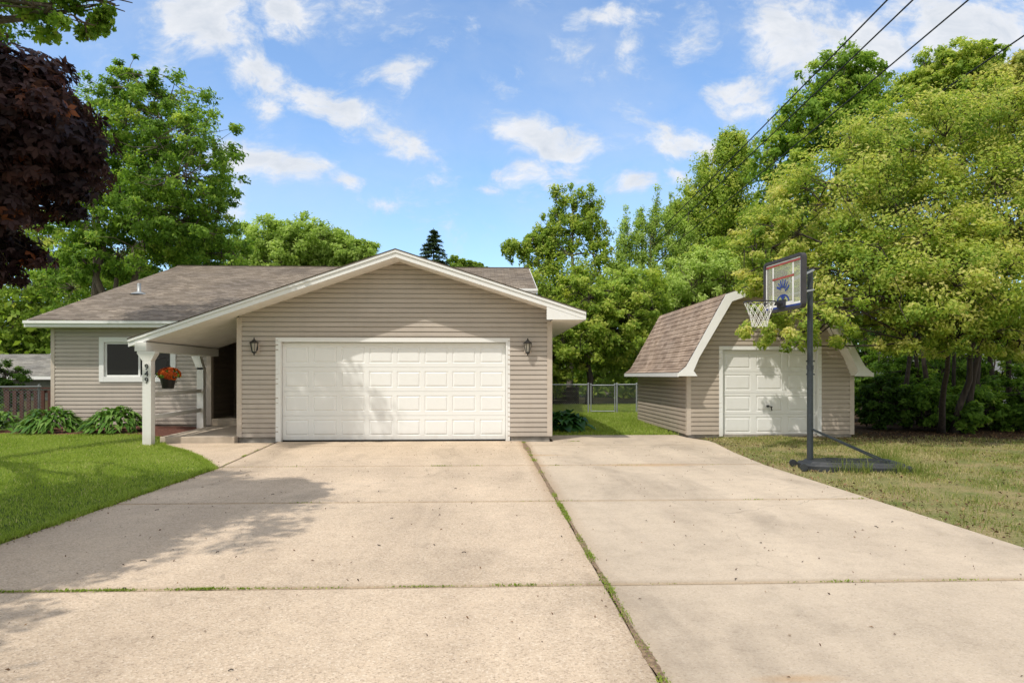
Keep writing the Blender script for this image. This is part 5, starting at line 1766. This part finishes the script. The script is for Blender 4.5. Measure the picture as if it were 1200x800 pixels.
# grass tufts growing round the hoop base
n = 900
t = rng.uniform(0, 1, n)
c = rng.integers(0, 9, n)
cx = np.array([5.4, 5.9, 6.25, 6.3, 6.35, 6.1, 5.2, 6.5, 6.4])[c] + rng.normal(size=n) * .09
cy = np.array([9.55, 9.5, 9.6, 10.2, 10.5, 10.65, 9.72, 10.7, 10.9])[c] + rng.normal(size=n) * .07
P = np.stack([cx, cy, gz(cx, cy)], -1)
blades('tall_grass', P, rng.uniform(.08, .30, n) * np.where(c > 6, 1.5, 1), rng.uniform(.005, .009, n), .35 + rng.normal(size=n) * .15, 'turf_dry', .7, 4)
# back yard between garage and shed, and along the shed wall
n = 60000
y = rng.uniform(16.0, 30, n); x = rng.uniform(1.45, 7.5, n)
keep = ~((x > SX0 - .03) & (y < SYB + .05) & (y > 15.3))
x, y = x[keep], y[keep]
P = np.stack([x, y, gz(x, y) - .005], -1)
blades('back_lawn_grass', P, rng.uniform(.05, .12, len(x)), rng.uniform(.010, .018, len(x)), .55 + .15 * noise2(x, y, 1.1, 1) + rng.normal(size=len(x)) * .17, 'turf', .9, 5)

# soil washed out along the long joint: an uneven ribbon
yy_ = np.arange(1.2, 14.5, .03)
wid = .010 + .018 * np.clip(noise2(yy_ * 0, yy_, 2.3, .7) + .25, 0, 1.2) + .030 * np.clip((yy_ - 7.5) / 4, 0, 1) * np.clip(.6 + noise2(yy_ * 0, yy_, 1.1, 2), 0, 1.4)
cx_ = .817 + .010 * noise2(yy_ * 0, yy_, 1.7, 3)
rows = []
for e in (-1, -.5, 0, .5, 1):
    jit = RNG.uniform(.75, 1.25, len(yy_))
    rows.append(np.stack([cx_ + e * wid * jit, yy_, np.where(abs(e) == 1, .0015, .004 + .003 * RNG.uniform(0, 1, len(yy_)))], -1))
Vd = np.stack(rows, 1).reshape(-1, 3)
ii = np.arange(len(Vd)).reshape(-1, 5)
Fd = np.stack([ii[:-1, :-1], ii[:-1, 1:], ii[1:, 1:], ii[1:, :-1]], -1).reshape(-1, 4)
kind(np_mesh('joint_dirt', Vd, Fd, 'joint_dirt'), 'stuff')
# weeds in the joints
Pw, Hw = [], []


def weed_line(x0, y0, x1, y1, n, clusters, amp=.03):
    tc = rng.uniform(0, 1, clusters)
    wgt = rng.uniform(.2, 1, clusters) ** 2
    c = rng.choice(clusters, n, p=wgt / wgt.sum())
    t = np.clip(tc[c] + rng.normal(size=n) * .08 / max(abs(x1 - x0), abs(y1 - y0)), 0, 1)
    Pw.append(np.stack([x0 + (x1 - x0) * t + rng.normal(size=n) * amp * (1 if x0 == x1 else 1), y0 + (y1 - y0) * t + rng.normal(size=n) * amp, np.full(n, .001)], -1))
    Hw.append(rng.uniform(.006, .018, n) * (.5 + 1.1 * wgt[c] ** 2))


weed_line(.817, 1.6, .817, 8.6, 3000, 44, .014)
weed_line(.817, 8.2, .817, 14.4, 900, 26, .022)
weed_line(-4.0, 4.55, -1.6, 4.55, 1500, 24, .011)
weed_line(-1.6, 4.55, .8, 4.55, 420, 14, .010)
weed_line(.84, 4.55, 4.3, 4.55, 200, 10, .009)
weed_line(-4.0, 7.6, 4.3, 7.6, 160, 12, .012)
weed_line(-4.0, 10.62, 4.3, 10.62, 300, 16, .015)
weed_line(1.6, 14.52, 2.0, 14.5, 120, 4, .03)
weed_line(-4.38, 14.2, -4.07, 10.8, 200, 12, .012)
P = np.concatenate(Pw); H = np.concatenate(Hw)
blades('joint_weeds', P, H, rng.uniform(.004, .010, len(P)), .35 + rng.normal(size=len(P)) * .22, 'turf', 1.3, 6)


def scatter_litter(name, P, size, seed, flat=.75):
    r_ = np.random.default_rng(seed)
    n = len(P)
    nr = unit(np.stack([r_.normal(size=n) * .45, r_.normal(size=n) * .45, np.full(n, flat)], -1))
    V, F = leaf_quads(P, nr, r_.normal(size=(n, 3)), size, .45, .14)
    o = np_mesh(name, V, F, 'litter', v={'v': np.repeat(np.clip(r_.normal(.5, .28, n), 0, 1), 4)})
    kind(o, 'stuff')


n = 950
x = rng.uniform(-4, 4.4, n); y = 1.8 + rng.uniform(0, 1, n) ** .8 * 12.6
scatter_litter('driveway_debris', np.stack([x, y, np.full(n, .006)], -1), rng.uniform(.006, .03, n), 31)
n = 26
x = rng.uniform(-3.8, 4.2, n); y = rng.uniform(3, 11, n)
tw = MB()
for xx, yy in zip(x, y):
    t = random.uniform(0, 6.3); L = random.uniform(.012, .03)
    tw.tube([(xx, yy, .006), (xx + L * math.cos(t), yy + L * math.sin(t), .009), (xx + 1.9 * L * math.cos(t + .4), yy + 1.9 * L * math.sin(t + .4), .006)], .0032, 4)
o = tw.build('twig_litter', 'bark_dark')
kind(o, 'stuff')
n = 24000
x = rng.uniform(4.4, 13.5, n); y = rng.uniform(3.8, 16.5, n)
w_ = np.clip(1 - (x - edge_right(y)) / .6, .05, 1) * .55 + np.clip((y - 12.8) / 2.0, 0, 1) * (x > 7.2) * 1.0 + .16 * np.clip(.5 + noise2(x, y, .8, 5), 0, 1)
keep = (rng.uniform(0, 1, n) < w_) & (x > edge_right(y) - .02) & ~((x > SX0) & (y > SYF - .05) & (x < SX1)) & (x < y * .84 + .9)
x, y = x[keep], y[keep]
scatter_litter('yard_leaf_litter', np.stack([x, y, gz(x, y) + .022], -1), rng.uniform(.02, .06, len(x)), 32)
n = 1400
y = rng.uniform(4.6, 14.3, n); x = edge_left(y) + rng.normal(size=n) * .05 + .02
scatter_litter('edge_litter', np.stack([x, y, np.full(n, .007)], -1), rng.uniform(.01, .03, n), 33)

# ----------------------------------------------------------------- camera, light, sky
cam = bpy.data.cameras.new('camera')
cam.lens = 24.0
cam.sensor_width = 36.0
cam.sensor_fit = 'HORIZONTAL'
cam.shift_y = 40 / 1200
cam.clip_end = 6000
co = bpy.data.objects.new('camera', cam)
COL.objects.link(co)
co.location = (0, 0, EYE)
co.rotation_euler = (R(90), 0, -YAW)
scene.camera = co

sun_dir = Vector((-1.16, -1.35, 2.60)).normalized()
elev = math.asin(sun_dir.z)
azim = math.atan2(sun_dir.x, sun_dir.y)
sl = bpy.data.lights.new('sun', 'SUN')
sl.energy = 3.4
sl.angle = R(.55)
sl.color = (1.0, .94, .85)
so = bpy.data.objects.new('sun', sl)
COL.objects.link(so)
so.rotation_euler = (-sun_dir).to_track_quat('-Z', 'Y').to_euler()

world = bpy.data.worlds.new('World')
scene.world = world
world.use_nodes = True
nt = world.node_tree
nt.nodes.clear()
wo = nt.nodes.new('ShaderNodeOutputWorld')
bg = nt.nodes.new('ShaderNodeBackground')
sky = nt.nodes.new('ShaderNodeTexSky')
sky.sky_type = 'NISHITA'
sky.sun_disc = False
sky.sun_elevation = elev
sky.sun_rotation = azim % (2 * math.pi)
sky.altitude = 0
sky.air_density = 1.0
sky.dust_density = .6
sky.ozone_density = 1.6
tcw = nt.nodes.new('ShaderNodeTexCoord')
sep = N(nt, 'ShaderNodeSeparateXYZ', {0: tcw.outputs['Generated']})
yy = mth(nt, 'MAXIMUM', sep.outputs['Y'], .08)
pxn = mth(nt, 'DIVIDE', sep.outputs['X'], yy)
pzn = mth(nt, 'DIVIDE', mth(nt, 'MAXIMUM', sep.outputs['Z'], 0.0), yy)
pv = N(nt, 'ShaderNodeCombineXYZ', {0: pxn, 1: pzn, 2: 0.0})
# warp, then fractal noise
wp = N(nt, 'ShaderNodeTexNoise', {'Vector': pv.outputs[0], 'Scale': 5.0, 'Detail': 3.0})
wps = N(nt, 'ShaderNodeVectorMath', {0: wp.outputs['Color'], 1: (.5, .5, .5)}, operation='SUBTRACT')
wpm = N(nt, 'ShaderNodeVectorMath', {0: wps.outputs[0], 1: (.16, .10, 0)}, operation='MULTIPLY')
pw = N(nt, 'ShaderNodeVectorMath', {0: pv.outputs[0], 1: wpm.outputs[0]}, operation='ADD')
mpc = N(nt, 'ShaderNodeMapping', {'Vector': pw.outputs[0], 'Scale': (1.0, 1.45, 1), 'Rotation': (0, 0, R(14))})
fb = N(nt, 'ShaderNodeTexNoise', {'Vector': mpc.outputs[0], 'Scale': 9.5, 'Detail': 11.0, 'Roughness': .66})
total = None
# cloud banks: direction (x/y, z/y), half sizes, turn, weight
for (cx, cy, rx, ry, rot, wgt) in ((235, 30, 75, 42, -8, 1.0), (345, 20, 42, 28, -15, .9), (300, 85, 60, 22, -20, .85), (390, 128, 75, 20, -22, 1.0), (455, 165, 50, 16, -24, .95), (460, 92, 30, 13, -10, .8),
                                   (315, 130, 30, 15, -30, .7), (330, 205, 55, 17, -12, .9), (385, 220, 30, 11, -8, .8), (450, 246, 30, 10, -5, .75), (290, 240, 22, 20, -5, .5),
                                   (635, 160, 62, 19, -3, 1.0), (640, 198, 48, 15, 0, .85), (725, 215, 30, 10, 5, .8), (580, 222, 22, 6, 0, .7),
                                   (790, 165, 50, 20, 4, .95), (850, 165, 50, 14, 4, .85), (870, 100, 50, 22, 10, .85), (745, 50, 22, 26, 30, .55), (930, 35, 90, 34, 6, 1.0),
                                   (1030, 60, 90, 50, 10, .95), (830, 30, 40, 22, -10, .75), (1130, 20, 110, 45, 0, 1.1), (1170, 70, 60, 30, 0, 1.0), (700, 10, 40, 13, -6, .8), (790, 205, 24, 10, 0, .7), (600, 60, 10, 26, 0, .3), (430, 10, 40, 15, -15, .6), (620, 4, 26, 10, 0, .5)):
    q = N(nt, 'ShaderNodeVectorMath', {0: pw.outputs[0], 1: ((cx - 600) / 800 + .04, (440 - cy) / 800, 0)}, operation='SUBTRACT')
    r_ = N(nt, 'ShaderNodeVectorRotate', {'Vector': q.outputs[0], 'Angle': R(-rot)}, rotation_type='Z_AXIS')
    s_ = N(nt, 'ShaderNodeVectorMath', {0: r_.outputs[0], 1: (800 / (rx * 1.75), 800 / (ry * 2.2), 0)}, operation='MULTIPLY')
    l_ = N(nt, 'ShaderNodeVectorMath', {0: s_.outputs[0]}, operation='LENGTH')
    m_ = N(nt, 'ShaderNodeMapRange', {'Value': l_.outputs['Value'], 1: 0.0, 2: 1.0, 3: wgt, 4: 0.0}, interpolation_type='SMOOTHSTEP')
    total = m_.outputs[0] if total is None else mth(nt, 'MAXIMUM', total, m_.outputs[0])
dens = mth(nt, 'ADD', mth(nt, 'MULTIPLY', total, .62), mth(nt, 'MULTIPLY', mth(nt, 'SUBTRACT', fb.outputs['Fac'], .5), 2.1))
mask = N(nt, 'ShaderNodeMapRange', {'Value': dens, 1: .06, 2: .60, 3: 0.0, 4: 1.0}, interpolation_type='SMOOTHSTEP')
shade = N(nt, 'ShaderNodeMapRange', {'Value': dens, 1: .2, 2: .75, 3: 0.0, 4: 1.0})
cn = N(nt, 'ShaderNodeTexNoise', {'Vector': mpc.outputs[0], 'Scale': 16.0, 'Detail': 8.0, 'Roughness': .6})
ccol = ramp(nt, shade.outputs[0], [(0.0, (4.9, 5.4, 6.0)), (.55, (5.9, 6.0, 6.2)), (1.0, (5.3, 5.5, 5.8))])
ccol = mixc(nt, .75, ccol, ramp(nt, cn.outputs['Fac'], [(.3, (.80, .84, .89)), (.62, (1.06, 1.05, 1.04))]), 'MULTIPLY')
skyc = mixc(nt, 1.0, sky.outputs[0], (1.22, 1.45, 1.62), 'MULTIPLY')
SKY_NODE = skyc
vl = N(nt, 'ShaderNodeTexNoise', {'Vector': mpc.outputs[0], 'Scale': 2.6, 'Detail': 7.0, 'Roughness': .6})
veil = N(nt, 'ShaderNodeMapRange', {'Value': vl.outputs['Fac'], 1: .40, 2: .75, 3: .05, 4: .36})
skyc = mixc(nt, veil.outputs[0], skyc, (5.2, 5.6, 6.1))
fin = mixc(nt, mth(nt, 'MULTIPLY', mask.outputs[0], .94), skyc, ccol)
# unseen bright cloud overhead and behind the viewpoint, added for whiter fill light
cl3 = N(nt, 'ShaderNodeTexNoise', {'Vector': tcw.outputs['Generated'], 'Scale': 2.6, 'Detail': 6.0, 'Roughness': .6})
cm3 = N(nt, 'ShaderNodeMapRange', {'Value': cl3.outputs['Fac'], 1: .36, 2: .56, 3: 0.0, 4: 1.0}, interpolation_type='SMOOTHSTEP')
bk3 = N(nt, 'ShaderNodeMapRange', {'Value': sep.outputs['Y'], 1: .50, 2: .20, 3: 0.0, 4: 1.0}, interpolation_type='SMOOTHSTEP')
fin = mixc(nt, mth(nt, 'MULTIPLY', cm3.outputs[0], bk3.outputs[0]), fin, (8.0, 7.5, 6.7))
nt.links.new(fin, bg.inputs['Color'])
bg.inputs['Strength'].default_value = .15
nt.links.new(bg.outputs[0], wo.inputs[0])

scene.view_settings.view_transform = 'Standard'
scene.view_settings.look = 'None'
scene.view_settings.exposure = 0
scene.view_settings.gamma = 1
scene.render.engine = 'CYCLES'
scene.cycles.use_denoising = True
scene.cycles.max_bounces = 8
scene.cycles.transparent_max_bounces = 12
scene.cycles.sample_clamp_indirect = 6
